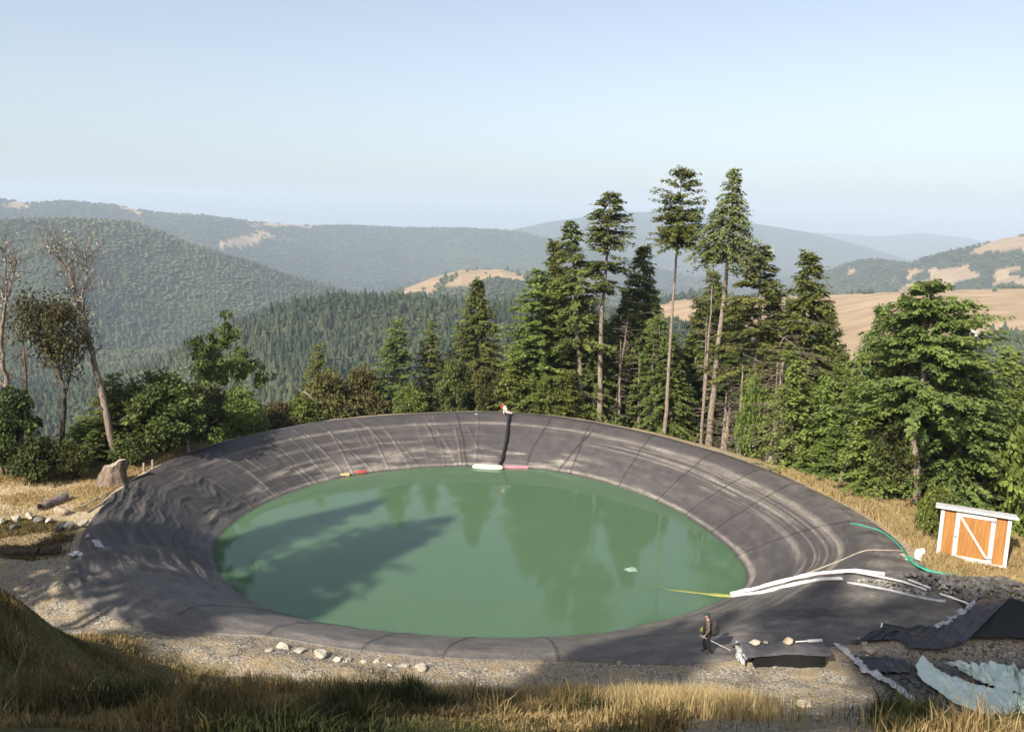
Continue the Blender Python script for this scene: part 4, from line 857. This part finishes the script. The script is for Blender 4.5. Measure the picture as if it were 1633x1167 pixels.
for i in range(4):
    h_ = hose('coil', '', '', [(1446+i*2,890+i*2),(1455,901+i),(1475,911+i*1.6),(1500,917+i*1.5),(1535,920+i)], .05, M_greenp, .12+.03*i, None, .05, parent=gh, seed=i)
    h_.matrix_parent_inverse = Matrix.Translation(-gh.location)
# pipe up the far bank with the rafts it reaches
hose('black_pipe', 'black corrugated pipe hanging down the far bank to the white raft', 'pipe', [(812,663),(811,680),(808,705),(804,722),(800,738),(796,747)], .13, M_blackp, .22, None, .03)
def slab(name, label, cat, px, py, L, Wd, h_, rz, mat, zz, group=None, nose=.5):
    import bmesh
    bm = bmesh.new(); n = 14; ring = []
    for i in range(n):
        a = 2*math.pi*i/n; c_, s_ = math.cos(a), math.sin(a); ring.append((L/2*abs(c_)**nose*(1 if c_ > 0 else -1), Wd/2*abs(s_)**nose*(1 if s_ > 0 else -1)))
    lv = [[bm.verts.new((x*k2, y*k2, z_)) for x, y in ring] for k2, z_ in ((.9, -h_*.4), (1, 0), (1, h_*.3), (.9, h_*.6))]
    for a, b in zip(lv, lv[1:]):
        for i in range(n): bm.faces.new((a[i], a[(i+1) % n], b[(i+1) % n], b[i]))
    bm.faces.new(lv[-1]); bm.faces.new(lv[0][::-1]); me = bpy.data.meshes.new(name); bm.to_mesh(me); bm.free(); me.materials.append(mat)
    o = bpy.data.objects.new(name, me); sc.collection.objects.link(o); o.location = P(px, py, zz); o.rotation_euler = (0, 0, rz); return tag(o, label, cat, group)
M_red = plast('red_plastic', (.65, .10, .07), .5); M_pink = plast('pink_plastic', (.72, .28, .36), .5); M_yel = plast('yellow_plastic', (.70, .55, .25), .5)
slab('raft', 'white flat raft floating at the foot of the black pipe', 'raft', 778, 745, 2.5, .95, .22, -.10, plast('raft_white', (.72, .78, .66), .5), .05)
slab('float', 'long pink float on the water right of the white raft', 'float', 824, 745, 2.0, .3, .2, 0, M_pink, .05)
slab('float', 'red float lying at the water edge on the far left bank', 'float', 570, 753, 1.4, .35, .2, .25, M_red, .08)
slab('float', 'small yellow float touching the red one', 'float', 550, 757, .8, .3, .2, .2, M_yel, .08)
b = hit(805, 664); vs = empty('life_vest_rack', b, 'red and white life vests bundled on a short stake at the far rim', 'life vests')
def blob(name, parent, loc, s, mat, seed=0, rot=0, bend=.12):
    V, Fc = rock_mesh(seed+200, 3); V = V*np.array(s); V += bend*np.stack([fbm(V[:, 0]*4, V[:, 2]*4+seed, 2), fbm(V[:, 1]*4+3, V[:, 2]*4, 2), fbm(V[:, 0]*4, V[:, 1]*4+8, 2)], 1)
    o = mesh_np(name, V, Fc, mat, parent, True); o.location = loc; o.rotation_euler = (0, rot, 0); return o
g_ = Geo(); g_.tube([(0, 0, 0), (0, 0, .9)], [.04, .04], 6); g_.build('stake', M_bark, vs)
blob('vest', vs, (-.22, -.05, .85), (.22, .16, .33), M_red, 1, .2); blob('vest', vs, (.08, -.1, .75), (.2, .15, .33), M_whitep, 2, -.4); blob('vest', vs, (-.05, -.12, .4), (.12, .12, .28), M_whitep, 3); blob('vest', vs, (.38, -.12, .3), (.22, .15, .2), plast('pink_cloth', (.75, .5, .5), .8), 4, .3)
rock(759, 661, 7, 'tiny white stone on the far rim left of the life vests')
# splash
c0 = P(1007, 908, 0); r_ = np.random.default_rng(9); sa, sr_ = np.meshgrid(np.linspace(0, 2*math.pi, 60, endpoint=False), np.linspace(0.02, 1, 16)); rim = .6+.3*fbm(sa*2.5, sa*0, 4)
sz = .02+.16*np.exp(-(sr_/.35)**2)*r_.random(sr_.shape)+.05*(1-sr_)*r_.random(sr_.shape); sz[-1] = -.02
o = mesh_np('splash', np.stack([sr_*rim*np.cos(sa)*.6, sr_*rim*np.sin(sa)*.5, sz], -1).reshape(-1, 3), grid_faces(16, 60, True), plast('foam', (.34, .47, .38), .3, (.14, .25, .16)), None, False)
o.location = c0; tag(o, 'small white splash of water bubbling up in the pond', 'splash')
# ---------------------------------------------------------------- sheets of fabric
def sheet(name, label, cat, top, bot, mat, lift=.12, fold=.1, ff=3., n=90, m=30, seed=0, raise_=None, thick=.015, z=None):
    def rs(p, n): p = np.array(p, float); d = np.r_[0, np.cumsum(np.hypot(*np.diff(p, axis=0).T))]; t = np.linspace(0, d[-1], n); return np.stack([np.interp(t, d, p[:, 0]), np.interp(t, d, p[:, 1])], 1)
    A = np.array([(hit(*q) if z is None else P(*q, z)) for q in rs(top, n)]); B = np.array([(hit(*q) if z is None else P(*q, z)) for q in rs(bot, n)])
    w0 = np.linspace(0, 30, n); rg0 = fold*.9+.02
    for Q, o_ in ((A, 0), (B, 50)):
        Q[:, 0] += rg0*fbm(w0*.5+o_+seed, w0*0, 4); Q[:, 1] += rg0*1.2*fbm(w0*.6+o_+9+seed, w0*0, 4)
    t = np.linspace(0, 1, m)[:, None, None]; G = A[None]*(1-t)+B[None]*t
    hz = np.maximum(Hn(G[..., 0].ravel(), G[..., 1].ravel()).reshape(m, n), G[..., 2]-.5)
    u = np.linspace(0, 1, n)[None]*np.ones((m, 1)); L = np.linalg.norm(A[-1]-A[0]); tt = t[..., 0]*np.ones((1, n))
    f = fold*((1-np.abs(fbm(u*L*ff+seed, tt*1.6+seed, 4))*2.2).clip(0, 1)**2*1.3+.15*fbm(u*L*ff*2+seed, tt*7, 3)+.5*fbm(u*L*.8+seed, tt*3, 3))
    ee = np.minimum(np.minimum(u, 1-u)*8, np.minimum(tt, 1-tt)*6).clip(0, 1)
    G[..., 2] = hz+lift+f*(.3+.7*ee)+(raise_(u, tt) if raise_ else 0)
    G[..., 0] += .5*fold*fbm(u*L*ff+3, tt*4, 2); G[..., 1] += .4*fold*fbm(u*L*ff+9, tt*4+4, 2)
    o = mesh_np(name, G.reshape(-1, 3), grid_faces(m, n)[:, ::-1], mat, smooth=True); md = o.modifiers.new('t', 'SOLIDIFY'); md.thickness = thick; return tag(o, label, cat)
sheet('tarp', 'large pale green tarp draped down the near slope at lower right', 'tarp', [(1462,1058),(1474,1050),(1486,1068),(1530,1088),(1570,1100),(1660,1122)], [(1462,1085),(1490,1105),(1520,1128),(1560,1142),(1620,1146),(1680,1144)], M_tarp, .14, .13, 2.2)
sheet('tarp', 'crumpled pale green tarp heaped behind the large one at lower right', 'tarp', [(1512,1067),(1545,1076),(1566,1066),(1606,1068),(1650,1088)], [(1530,1076),(1560,1094),(1590,1108),(1630,1122),(1660,1122)], M_tarp, .2, .28, 2.8, seed=5)
sheet('black_sheet', 'dark blue-black liner sheet sloping towards the pit at right', 'liner sheet', [(1498,1008),(1530,990),(1560,972),(1608,977)], [(1440,1040),(1480,1042),(1510,1040),(1545,1026)], M_black, .2, .05, 1., raise_=lambda u, t: .5*(1-t)*u)
sheet('black_sheet', 'near-black sheet put in as the shade of the dark pit at the right edge', 'liner sheet', [(1606,976),(1640,986),(1690,1000)], [(1545,1024),(1620,1024),(1690,1028)], plast('pit_shade', (.008, .008, .008), .7), .22, .05, 1., raise_=lambda u, t: .5*(1-t)**2)  # shade of the pit's void, given as a near-black sheet
sheet('black_sheet', 'torn black liner sheet hanging over the slope left of the pale green tarp', 'liner sheet', [(1345,1040),(1372,1052),(1410,1050),(1455,1062)], [(1372,1064),(1390,1076),(1420,1078),(1452,1074)], M_black, .12, .1, 1.5, seed=3)
sheet('black_sheet', 'loose folded black liner at the right corner of the apron', 'liner sheet', [(1400,1006),(1440,1003),(1480,1003),(1498,1008)], [(1350,1030),(1390,1026),(1430,1024),(1450,1034)], M_black, .12, .12, 1.3, seed=8)
sheet('fabric_scrap', 'pale crumpled fabric strip edging the dark blue-black sheet', 'fabric', [(1490,1006),(1510,996),(1530,986),(1556,970)], [(1494,1012),(1514,1003),(1535,993),(1558,977)], M_gtx, .22, .12, 3., m=6, seed=4, raise_=lambda u, t: .25*u)
sheet('fabric_strip', 'pale grey fabric edge trailing down the slope right of the black ledge', 'fabric', [(1332,1030),(1356,1042),(1378,1064),(1398,1078),(1432,1096),(1462,1122)], [(1328,1034),(1348,1050),(1372,1075),(1392,1086),(1426,1103),(1456,1128)], M_gtx, .16, .1, 3., m=5, seed=6)
sheet('fabric_scrap', 'twisted pale fabric at the left end of the black ledge', 'fabric', [(1172,1030),(1182,1030),(1194,1042)], [(1172,1060),(1182,1064),(1192,1056)], M_gtx, .15, .2, 4., n=20, m=12, seed=2)
sheet('fabric_scrap', 'small white scrap on the loose liner at the far left', 'fabric', [(112,888),(124,884),(136,890)], [(114,893),(124,892),(134,895)], M_whitep, .2, .1, 3., n=14, m=6)
sheet('fabric_scrap', 'tan patch of dried mud cloth on the draped liner at left', 'fabric', [(150,868),(158,870)], [(152,882),(165,882)], M_gtx, .3, .08, 3., n=10, m=8)
# the white sack
b = hit(1470, 893); o = blob('sack', None, b+Vector((0, 0, .28)), (.48, .34, .36), M_whitep, 7, .1); tag(o, 'plump white sack lying in the grass left of the shed', 'sack')
# black covered ledge
A_, B_ = hit(1192, 1067), hit(1322, 1065); ux = (B_-A_); L_ = ux.length; rz = math.atan2(ux.y, ux.x)
lg = empty('covered_ledge', A_, 'long low ledge with black liner lapped over it, rocks on top', 'ledge', rz=rz)
def boxg(g_, x0, x1, y0, y1, z0, z1): 
    v = [(x, y, z_) for z_ in (z0, z1) for x, y in ((x0, y0), (x1, y0), (x1, y1), (x0, y1))]; g_.add(v, [(0, 3, 2, 1), (4, 5, 6, 7), (0, 1, 5, 4), (1, 2, 6, 5), (2, 3, 7, 6), (3, 0, 4, 7)])
g_ = Geo(); boxg(g_, .3, L_-.15, .06, 1.1, -.7, .56); g_.build('void_core', plast('void_shade', (.012, .011, .010), .9), lg)  # box painted near-black as the shaded void under the lapped liner
tu, tv = np.meshgrid(np.linspace(-.1, L_+.1, 50), np.linspace(0, 1.7, 18)); tz = .62+.06*fbm(tu*1.5, tv*2, 3)-.07*sstep(.15, 0, tv)-.5*sstep(1.0, 1.7, tv)
o = mesh_np('cover', np.stack([tu+.04*fbm(tv*3, tu, 2), tv+.07*fbm(tu*1.2, tu*0, 3), tz], -1).reshape(-1, 3), grid_faces(18, 50), plast('ledge_liner', (.065, .06, .068), .55, (.12, .11, .11)), lg, True); o.modifiers.new('t', 'SOLIDIFY').thickness = .03
ER = Matrix.Rotation(rz, 3, 'Z')
def ledge_rock(u, s, label, mat, fl=.6, v=.35):
    V, Fc = ROCKS[int(u*10) % 7]; o = mesh_np('rock', V*np.array([s, s*.6, s*fl]), Fc, mat); o.location = A_+ER@Vector((u, v+.2, .66+s*fl*.4)); tag(o, label, 'rock')
ledge_rock(.5, .30, 'long pale rock on the left end of the black ledge', M_white, .4, .6); ledge_rock(1.0, .14, 'small white rock on the black ledge, second from the left', M_white, .6, .6); ledge_rock(1.9, .27, 'large tan rock in the middle of the black ledge', M_tan, .7, .6)
g_ = Geo(); g_.tube([(0, 0, 0), (.62, .02, .02)], [.065, .065], 10); g_.tube([(-.5, -.02, -.01), (0, 0, 0)], [.03, .03], 8); o = g_.build('white_pipe', M_whitep, None, True); o.location = A_+ER@Vector((2.75, .8, .74)); o.rotation_euler = (0, 0, rz); tag(o, 'short stepped white pipe on the right end of the black ledge', 'pipe')
g_ = Geo(); c1, c2 = hit(1407, 1006), hit(1452, 1016); g_.tube([c1+Vector((0, 0, .2)), c2+Vector((0, 0, .2))], [.16, .16], 14); pp = empty('black_pipe', c1, 'short fat black pipe with a white end lying on the liner at right', 'pipe'); o = g_.build('barrel', M_blackp, pp, True); o.location = -c1
g_ = Geo(); d_ = (c1-c2).normalized(); g_.tube([c1+Vector((0, 0, .2)), c1+Vector((0, 0, .2))+d_*.07], [.165, .165], 14); o = g_.build('end_ring', M_whitep, pp, True); o.location = -c1
def log(name, label, p1_, p2_, r1, r2, mat, lift=.1, end=None):
    g_ = Geo(); a, b = hit(*p1_), hit(*p2_); n = 8; W = np.array([a+(b-a)*i/(n-1) for i in range(n)]); W[:, 2] += lift; W[1:-1] += np.random.default_rng(abs(int(p1_[0]))).normal(0, .03, (n-2, 3)); g_.tube(W, np.linspace(r1, r2, n), 10, abs(int(p1_[0])), .25)
    o = g_.build(name, mat, None, True); return tag(o, label, 'log')
log('log', 'purple-brown weathered log on top of the rubble heap at left', (64, 814), (104, 798), .2, .3, bark('old_wood', (.10, .075, .07), (.30, .24, .22)), .2)
log('log', 'long dark log lying across the track at the left edge', (-20, 882), (62, 884), .22, .2, M_barkd, .12); log('log', 'dark log lying just right of the long one, pointing at the liner', (64, 884), (97, 881), .2, .24, M_barkd, .15)
log('log', 'thin pale log lying along the liner edge below the stump', (128, 812), (170, 790), .06, .05, M_barkp, .1); log('log', 'thin bleached stick lying beside the pale log below the stump', (140, 818), (205, 775), .05, .04, M_barkp, .06)
# stump
b = hit(178, 772); st = empty('tree_stump', b, 'big weathered tree stump with a slanted broken top beside the left rim', 'stump')
th2, hh2 = np.meshgrid(np.linspace(0, 2*math.pi, 40, endpoint=False), np.linspace(0, 1, 18)); Ht = 1.55+.25*np.cos(th2)-.2*np.sin(th2*3)*.4
Rs = (1.05-.35*hh2+.25*np.exp(-hh2*7))*(1+.16*np.abs(np.sin(th2*3.5+hh2))+.12*fbm(th2*2, hh2*4, 3))*.85
sv = np.stack([Rs*np.cos(th2)+.35*hh2*hh2, Rs*.8*np.sin(th2), hh2*Ht-.15+.08*fbm(th2*3, hh2*6, 2)], -1)
mesh_np('wood', sv.reshape(-1, 3), grid_faces(18, 40, True), bark('stump_wood', (.09, .065, .048), (.30, .23, .18), 2.), st, True)
top = sv[-1]; cc = top.mean(0)-np.array([0, 0, .06]); tv_ = np.concatenate([top*.99+cc*.01, [cc]]); mesh_np('broken_top', tv_, np.array([(i, (i+1) % 40, 40) for i in range(40)]), bark('cut_wood', (.28, .22, .17), (.50, .43, .35)), st)
for i, (x, y0, y1, l) in enumerate([(229, 752, 738, 'short pale post in the straw right of the stump'), (243, 747, 733, 'short pale post nearest the rim, right of the other short post')]):
    b = hit(x, y0); t = atY(x, y1, b.y); g_ = Geo(); g_.tube([b-Vector((0, 0, .2)), b*.5+t*.5+Vector((.02, 0, 0)), t], [.09, .08, .07], 8, i, .2); o = g_.build('post', M_barkp, None, True); tag(o, l, 'post')
# bleached branch lying in the brown bushes
g_ = Geo(); a, b = atR(484, 624, 74), atR(499, 637, 74); g_.tube([a, (a+b)/2+Vector((0, 0, .1)), b], [.09, .08, .04], 6); g_.tube([(a+b)/2, (a+b)/2+Vector((-.5, 0, .35))], [.04, .02], 4); tag(g_.build('branch', M_barkp, None, True), 'short bleached branch caught in the brown bushes on the far rim', 'branch')
# ---------------------------------------------------------------- shed
A_, B_ = P(1493, 886, 2.95), P(1604, 906, 2.95); ux = B_-A_; L_ = ux.length; rz = math.atan2(ux.y, ux.x)
gz = float(Hn((A_.x+B_.x)/2, (A_.y+B_.y)/2)); tl = atY(1506, 808, A_.y); Hs = tl.z-A_.z; 
sh = empty('shed', A_, 'small orange-brown wooden shed with white trim and flat white roof', 'shed', rz=rz)
k = N('stained_plywood'); v = k.mapping(k.co(), (6, 6, .5)); f = k.noise(v, 2.2, 5, .6); k.base(k.ramp(f, [(.3, (.27, .115, .035)), (.55, (.40, .185, .055)), (.75, (.52, .27, .09))]), .65, .3); k.bump(f, .2, .01); M_ply = k.m
M_trim = plast('white_trim', (.70, .68, .65), .6, (.56, .53, .49))
D_ = 1.5
def part(name, boxes, mat, parent=sh):
    g_ = Geo()
    for b in boxes: boxg(g_, *b)
    o = g_.build(name, mat, parent); md = o.modifiers.new('b', 'BEVEL'); md.width = .008; md.segments = 2; return o
part('wall', [(.02, L_-.02, .02, D_, 0, Hs-.36), (.021, L_-.021, .021, .3, Hs-.36, Hs-.05)], M_ply)
part('corner_trim', [(0, .16, -.015, .03, 0, Hs-.05), (-.013, .022, -.012, .14, 0, Hs-.052)], M_trim); part('corner_trim', [(L_-.16, L_, -.015, .03, 0, Hs-.05), (L_-.022, L_+.013, -.012, .14, 0, Hs-.052)], M_trim)
part('base_board', [(.161, L_-.161, -.012, .018, 0, .10)], M_trim)
rf = part('roof', [(-.28, L_+.28, -.22, D_+.15, Hs-.03, Hs+.09)], M_trim)
for v in rf.data.vertices: v.co.z -= .22*(v.co.y-.0)*(1 if v.co.y > .5 else 0)

sk = part('skid', [(-.05, L_+.05, .25, .40, -.16, -.002)], M_barkd); part('skid', [(-.05, L_+.05, D_-.4, D_-.25, -.16, -.002)], M_barkd)
x0, x1 = L_*.22, L_*.79; dh = Hs-.12
dr_ = part('door', [(x0, x1, -.03, .012, .10, dh)], M_ply); tw_ = .2
fr = part('door_frame', [(x0, x0+tw_, -.055, -.028, .10, dh), (x1-tw_, x1, -.055, -.028, .10, dh), (x0+tw_, x1-tw_, -.053, -.028, dh-tw_, dh), (x0+tw_, x1-tw_, -.053, -.028, .10, .10+.14)], M_trim, dr_)
a = Vector((x0+tw_-.02, 0, dh-tw_+.02)); b = Vector((x1-tw_+.03, 0, .24)); dd_ = (b-a).normalized(); pn = Vector((dd_.z, 0, -dd_.x))*.05
g_ = Geo(); q = [a+pn, b+pn, b-pn, a-pn]; g_.add([(p.x, y_2, p.z) for y_2 in (-.05, -.03) for p in q], [(0, 1, 2, 3), (7, 6, 5, 4), (0, 4, 5, 1), (1, 5, 6, 2), (2, 6, 7, 3), (3, 7, 4, 0)]); g_.build('brace', M_trim, dr_)
M_steel = plast('grey_steel', (.22, .22, .23), .4)
for zz_ in (.30, dh-.25): part('hinge', [(x1-.34, x1-.02, -.066, -.054, zz_, zz_+.07), (x1-.05, x1-.02, -.072, -.05, zz_-.05, zz_+.12)], M_steel, dr_)
part('latch', [(x0+.02, x0+.16, -.075, -.054, dh*.48, dh*.48+.05), (x0+.07, x0+.11, -.09, -.054, dh*.46, dh*.46+.1)], M_steel, dr_)
# far white house in the field
b = None
def far_hit(px, py, r0=500, r1=1800):
    d = ray(px, py); hd = math.hypot(d.x, d.y); r = np.arange(r0, r1, 2.); a = np.full_like(r, math.atan2(d.x, d.y)); z = HC+d.z/hd*r; zz = Zf(a, r); i = np.argmax(z < zz); return Vector((r[i]*math.sin(a[0]), r[i]*math.cos(a[0]), zz[i]))
b = far_hit(1550, 538); s = b.length/F; hs = empty('farmhouse', b, 'tiny white farmhouse at the edge of the golden field far away', 'house')
g_ = Geo(); boxg(g_, -6*s, 6*s, -3*s, 3*s, -2, 7*s); g_.build('wall', M_trim, hs)
g_ = Geo(); g_.add([(-6.5*s, -3.5*s, 7*s), (6.5*s, -3.5*s, 7*s), (6.5*s, 3.5*s, 7*s), (-6.5*s, 3.5*s, 7*s), (-6.5*s, 0, 10*s), (6.5*s, 0, 10*s)], [(0, 1, 5, 4), (3, 4, 5, 2), (0, 4, 3, 3), (1, 2, 5, 5)]); g_.build('roof', plast('pale_roof', (.55, .5, .45), .8), hs)
g_ = Geo(); boxg(g_, -1*s, 1*s, -3.1*s, -2.9*s, -2, 3*s); g_.build('door', M_blackp, hs)
# ---------------------------------------------------------------- the worker
def skinned(name, pts, edges, mat, parent, sub=2, root=0):
    me = bpy.data.meshes.new(name); me.from_pydata([p[:3] for p in pts], edges, []); o = bpy.data.objects.new(name, me); sc.collection.objects.link(o); o.parent = parent
    me.materials.append(mat); o.modifiers.new('skin', 'SKIN'); 
    if not me.skin_vertices: me.attributes
    sv_ = me.skin_vertices[0].data if me.skin_vertices else None
    for i, p in enumerate(pts): sv_[i].radius = (p[3], p[4] if len(p) > 4 else p[3]); sv_[i].use_root = (i == root)
    for q in []: pass
    m_ = o.modifiers['skin']; m_.use_smooth_shade = True; m2 = o.modifiers.new('sub', 'SUBSURF'); m2.levels = sub; m2.render_levels = sub; return o
b = hit(1126, 1043); ps = empty('person', b, 'worker in cap and dark clothes carrying a backpack, standing on the liner apron', 'person', rz=math.radians(-100))
# local axes: the figure faces -Y, its left is +X; turned so that it looks to the left of the photo
k = N('skin'); k.base((.42, .25, .18), .6, .3); M_skin = k.m
M_trous = plast('dark_trousers', (.030, .027, .028), .9, (.018, .016, .018)); M_jack = plast('taupe_shirt', (.12, .095, .075), .9, (.07, .055, .045)); M_cap = plast('dark_green_cap', (.02, .06, .045), .8); M_pack = plast('dark_backpack', (.028, .022, .020), .8, (.045, .035, .03))
J = [ # x, y, z, radius
 (0, 0, .98, .12, .10), (0, .01, 1.12, .13, .10), (0, .0, 1.32, .15, .11), (0, -.01, 1.45, .10, .08), (0, -.02, 1.52, .055), (0, -.045, 1.60, .07, .08), (0, -.05, 1.68, .085, .10), (0, -.045, 1.75, .06, .07),
 (-.10, 0, .93, .10), (-.13, -.10, .52, .065), (-.14, -.04, .10, .045), (-.15, -.12, .04, .04), (-.15, -.22, .03, .03),
 (.10, 0, .93, .10), (.13, .04, .50, .065), (.14, .16, .11, .045), (.14, .09, .04, .04), (.14, -.01, .03, .03),
 (-.19, 0, 1.42, .065), (-.25, .03, 1.15, .048), (-.24, -.02, .92, .032), (-.24, -.05, .85, .036, .02), (-.24, -.075, .80, .03, .016),
 (.19, 0, 1.42, .065), (.25, .03, 1.15, .048), (.26, -.10, .95, .032), (.26, -.15, .90, .036, .02), (.26, -.18, .86, .03, .016)]
E = [(0,1),(1,2),(2,3),(3,4),(4,5),(5,6),(6,7),(0,8),(8,9),(9,10),(10,11),(11,12),(0,13),(13,14),(14,15),(15,16),(16,17),(3,18),(18,19),(19,20),(20,21),(21,22),(3,23),(23,24),(24,25),(25,26),(26,27)]
J2, E2 = list(J), list(E)
for palm, wrist in ((22, 21), (27, 26)):            # four curled fingers and a thumb on each hand
    x, y, z = J[palm][:3]
    for i, L in enumerate((.07, .08, .075, .058)):
        o_ = (i-1.5)*.019; n0 = len(J2); J2 += [(x+.004, y+o_-.005, z-.025, .009), (x+.012, y+o_-.012, z-.025-L*.5, .0085), (x+.03*(1 if x < 0 else -1), y+o_-.012, z-.025-L*.8, .0075)]; E2 += [(palm, n0), (n0, n0+1), (n0+1, n0+2)]
    x, y, z = J[wrist][:3]; n0 = len(J2); J2 += [(x+.01, y-.04, z-.01, .0105), (x+.015, y-.055, z-.045, .009)]; E2 += [(wrist, n0), (n0, n0+1)]
body = skinned('body', J2, E2, M_skin, ps)
def sub(name, ids, mat, grow, extra=()):
    mp = {i: n for n, i in enumerate(ids)}; pts = [tuple(J[i][:3])+tuple(r+grow for r in J[i][3:]) for i in ids]; ed = [(mp[a], mp[c]) for a, c in E if a in mp and c in mp]; return skinned(name, pts, ed, mat, ps)
sub('trousers', [0, 8, 9, 10, 13, 14, 15], M_trous, .035); sub('shirt', [1, 0, 2, 3, 18, 19, 20, 23, 24, 25], M_jack, .018)
skinned('shoe', [(-.14, -.03, .07, .055), (-.15, -.12, .05, .055), (-.155, -.24, .04, .045)], [(0, 1), (1, 2)], M_trous, ps, 2, 1); skinned('shoe', [(.14, .17, .07, .055), (.14, .08, .05, .055), (.14, -.03, .04, .045)], [(0, 1), (1, 2)], M_trous, ps, 2, 1)
# face, hair, cap
g_ = Geo(); V0, F0 = rock_mesh(1, 2); V0 = V0/np.linalg.norm(V0, axis=1)[:, None]
def ball(name, loc, s, mat, par=ps): return (lambda o: (setattr(o, 'location', loc), o)[1])(mesh_np(name, V0*np.array(s), F0, mat, par, True))
ball('nose', (0, -.15, 1.655), (.014, .022, .02), M_skin); ball('eye', (-.032, -.128, 1.685), (.012, .01, .008), M_cap); ball('eye', (.032, -.128, 1.685), (.012, .01, .008), M_cap); ball('ear', (-.088, -.045, 1.67), (.014, .022, .034), M_skin); ball('ear', (.088, -.045, 1.67), (.014, .022, .034), M_skin); ball('mouth', (0, -.135, 1.618), (.025, .008, .006), plast('lips', (.3, .1, .09), .6))
ball('hair', (0, -.02, 1.68), (.093, .095, .09), M_barkd); ball('cap', (0, -.045, 1.745), (.10, .115, .065), M_cap); g_ = Geo(); a = np.linspace(-1.1, 1.1, 10); g_.add(np.concatenate([np.stack([np.sin(a)*.09, -.045-np.cos(a)*.105, a*0+1.735], 1), np.stack([np.sin(a)*.08, -.045-np.cos(a)*.20, a*0+1.72], 1)]), [(i, i+1, i+11, i+10) for i in range(9)]); o = g_.build('cap_brim', M_cap, ps); o.modifiers.new('t', 'SOLIDIFY').thickness = .006
bp = empty('backpack', b, "dark rounded backpack worn on the worker's back", 'backpack', rz=ps.rotation_euler.z)
V1, F1 = rock_mesh(33, 3); V1 = V1/np.linalg.norm(V1, axis=1)[:, None]; V1 = np.sign(V1)*np.abs(V1)**.75
o = mesh_np('bag', V1*np.array([.19, .15, .33]), F1, M_pack, bp, True); o.location = (0, .26, 1.18)
o = mesh_np('pocket', V1*np.array([.13, .07, .15]), F1, M_pack, bp, True); o.location = (0, .40, 1.08)
for s in (-1, 1): g_ = Geo(); g_.tube([(s*.12, .16, 1.42), (s*.13, .02, 1.50), (s*.13, -.13, 1.36), (s*.14, -.12, 1.15), (s*.15, .12, .98)], [.022]*5, 6); g_.build('strap', M_pack, bp, True)
o = blob('pouch', None, (0, 0, 0), (.10, .09, .17), plast('yellow_green_cloth', (.22, .22, .06), .8), 12, 0, .06); o.location = b+Matrix.Rotation(ps.rotation_euler.z, 3, 'Z')@Vector((.15, -.22, 1.12)); tag(o, "yellow-green cloth pouch hanging at the worker's front", 'pouch')
wr_ = b+Matrix.Rotation(ps.rotation_euler.z, 3, 'Z')@Vector((-.245, -.09, .80)); wr2 = b+Matrix.Rotation(ps.rotation_euler.z, 3, 'Z')@Vector((.26, -.17, .86)); e_ = hit(1165, 1039)+Vector((0, 0, .05))
hnd = wr_ if wr_.y < wr2.y else wr2
g_ = Geo(); g_.tube([hnd-(e_-hnd)*.12, hnd+(e_-hnd)*.5, e_], [.018, .018, .018], 8); o = g_.build('wand', M_whitep, None, True); tag(o, "white wand slanting down from the worker's hand to the liner", 'wand')
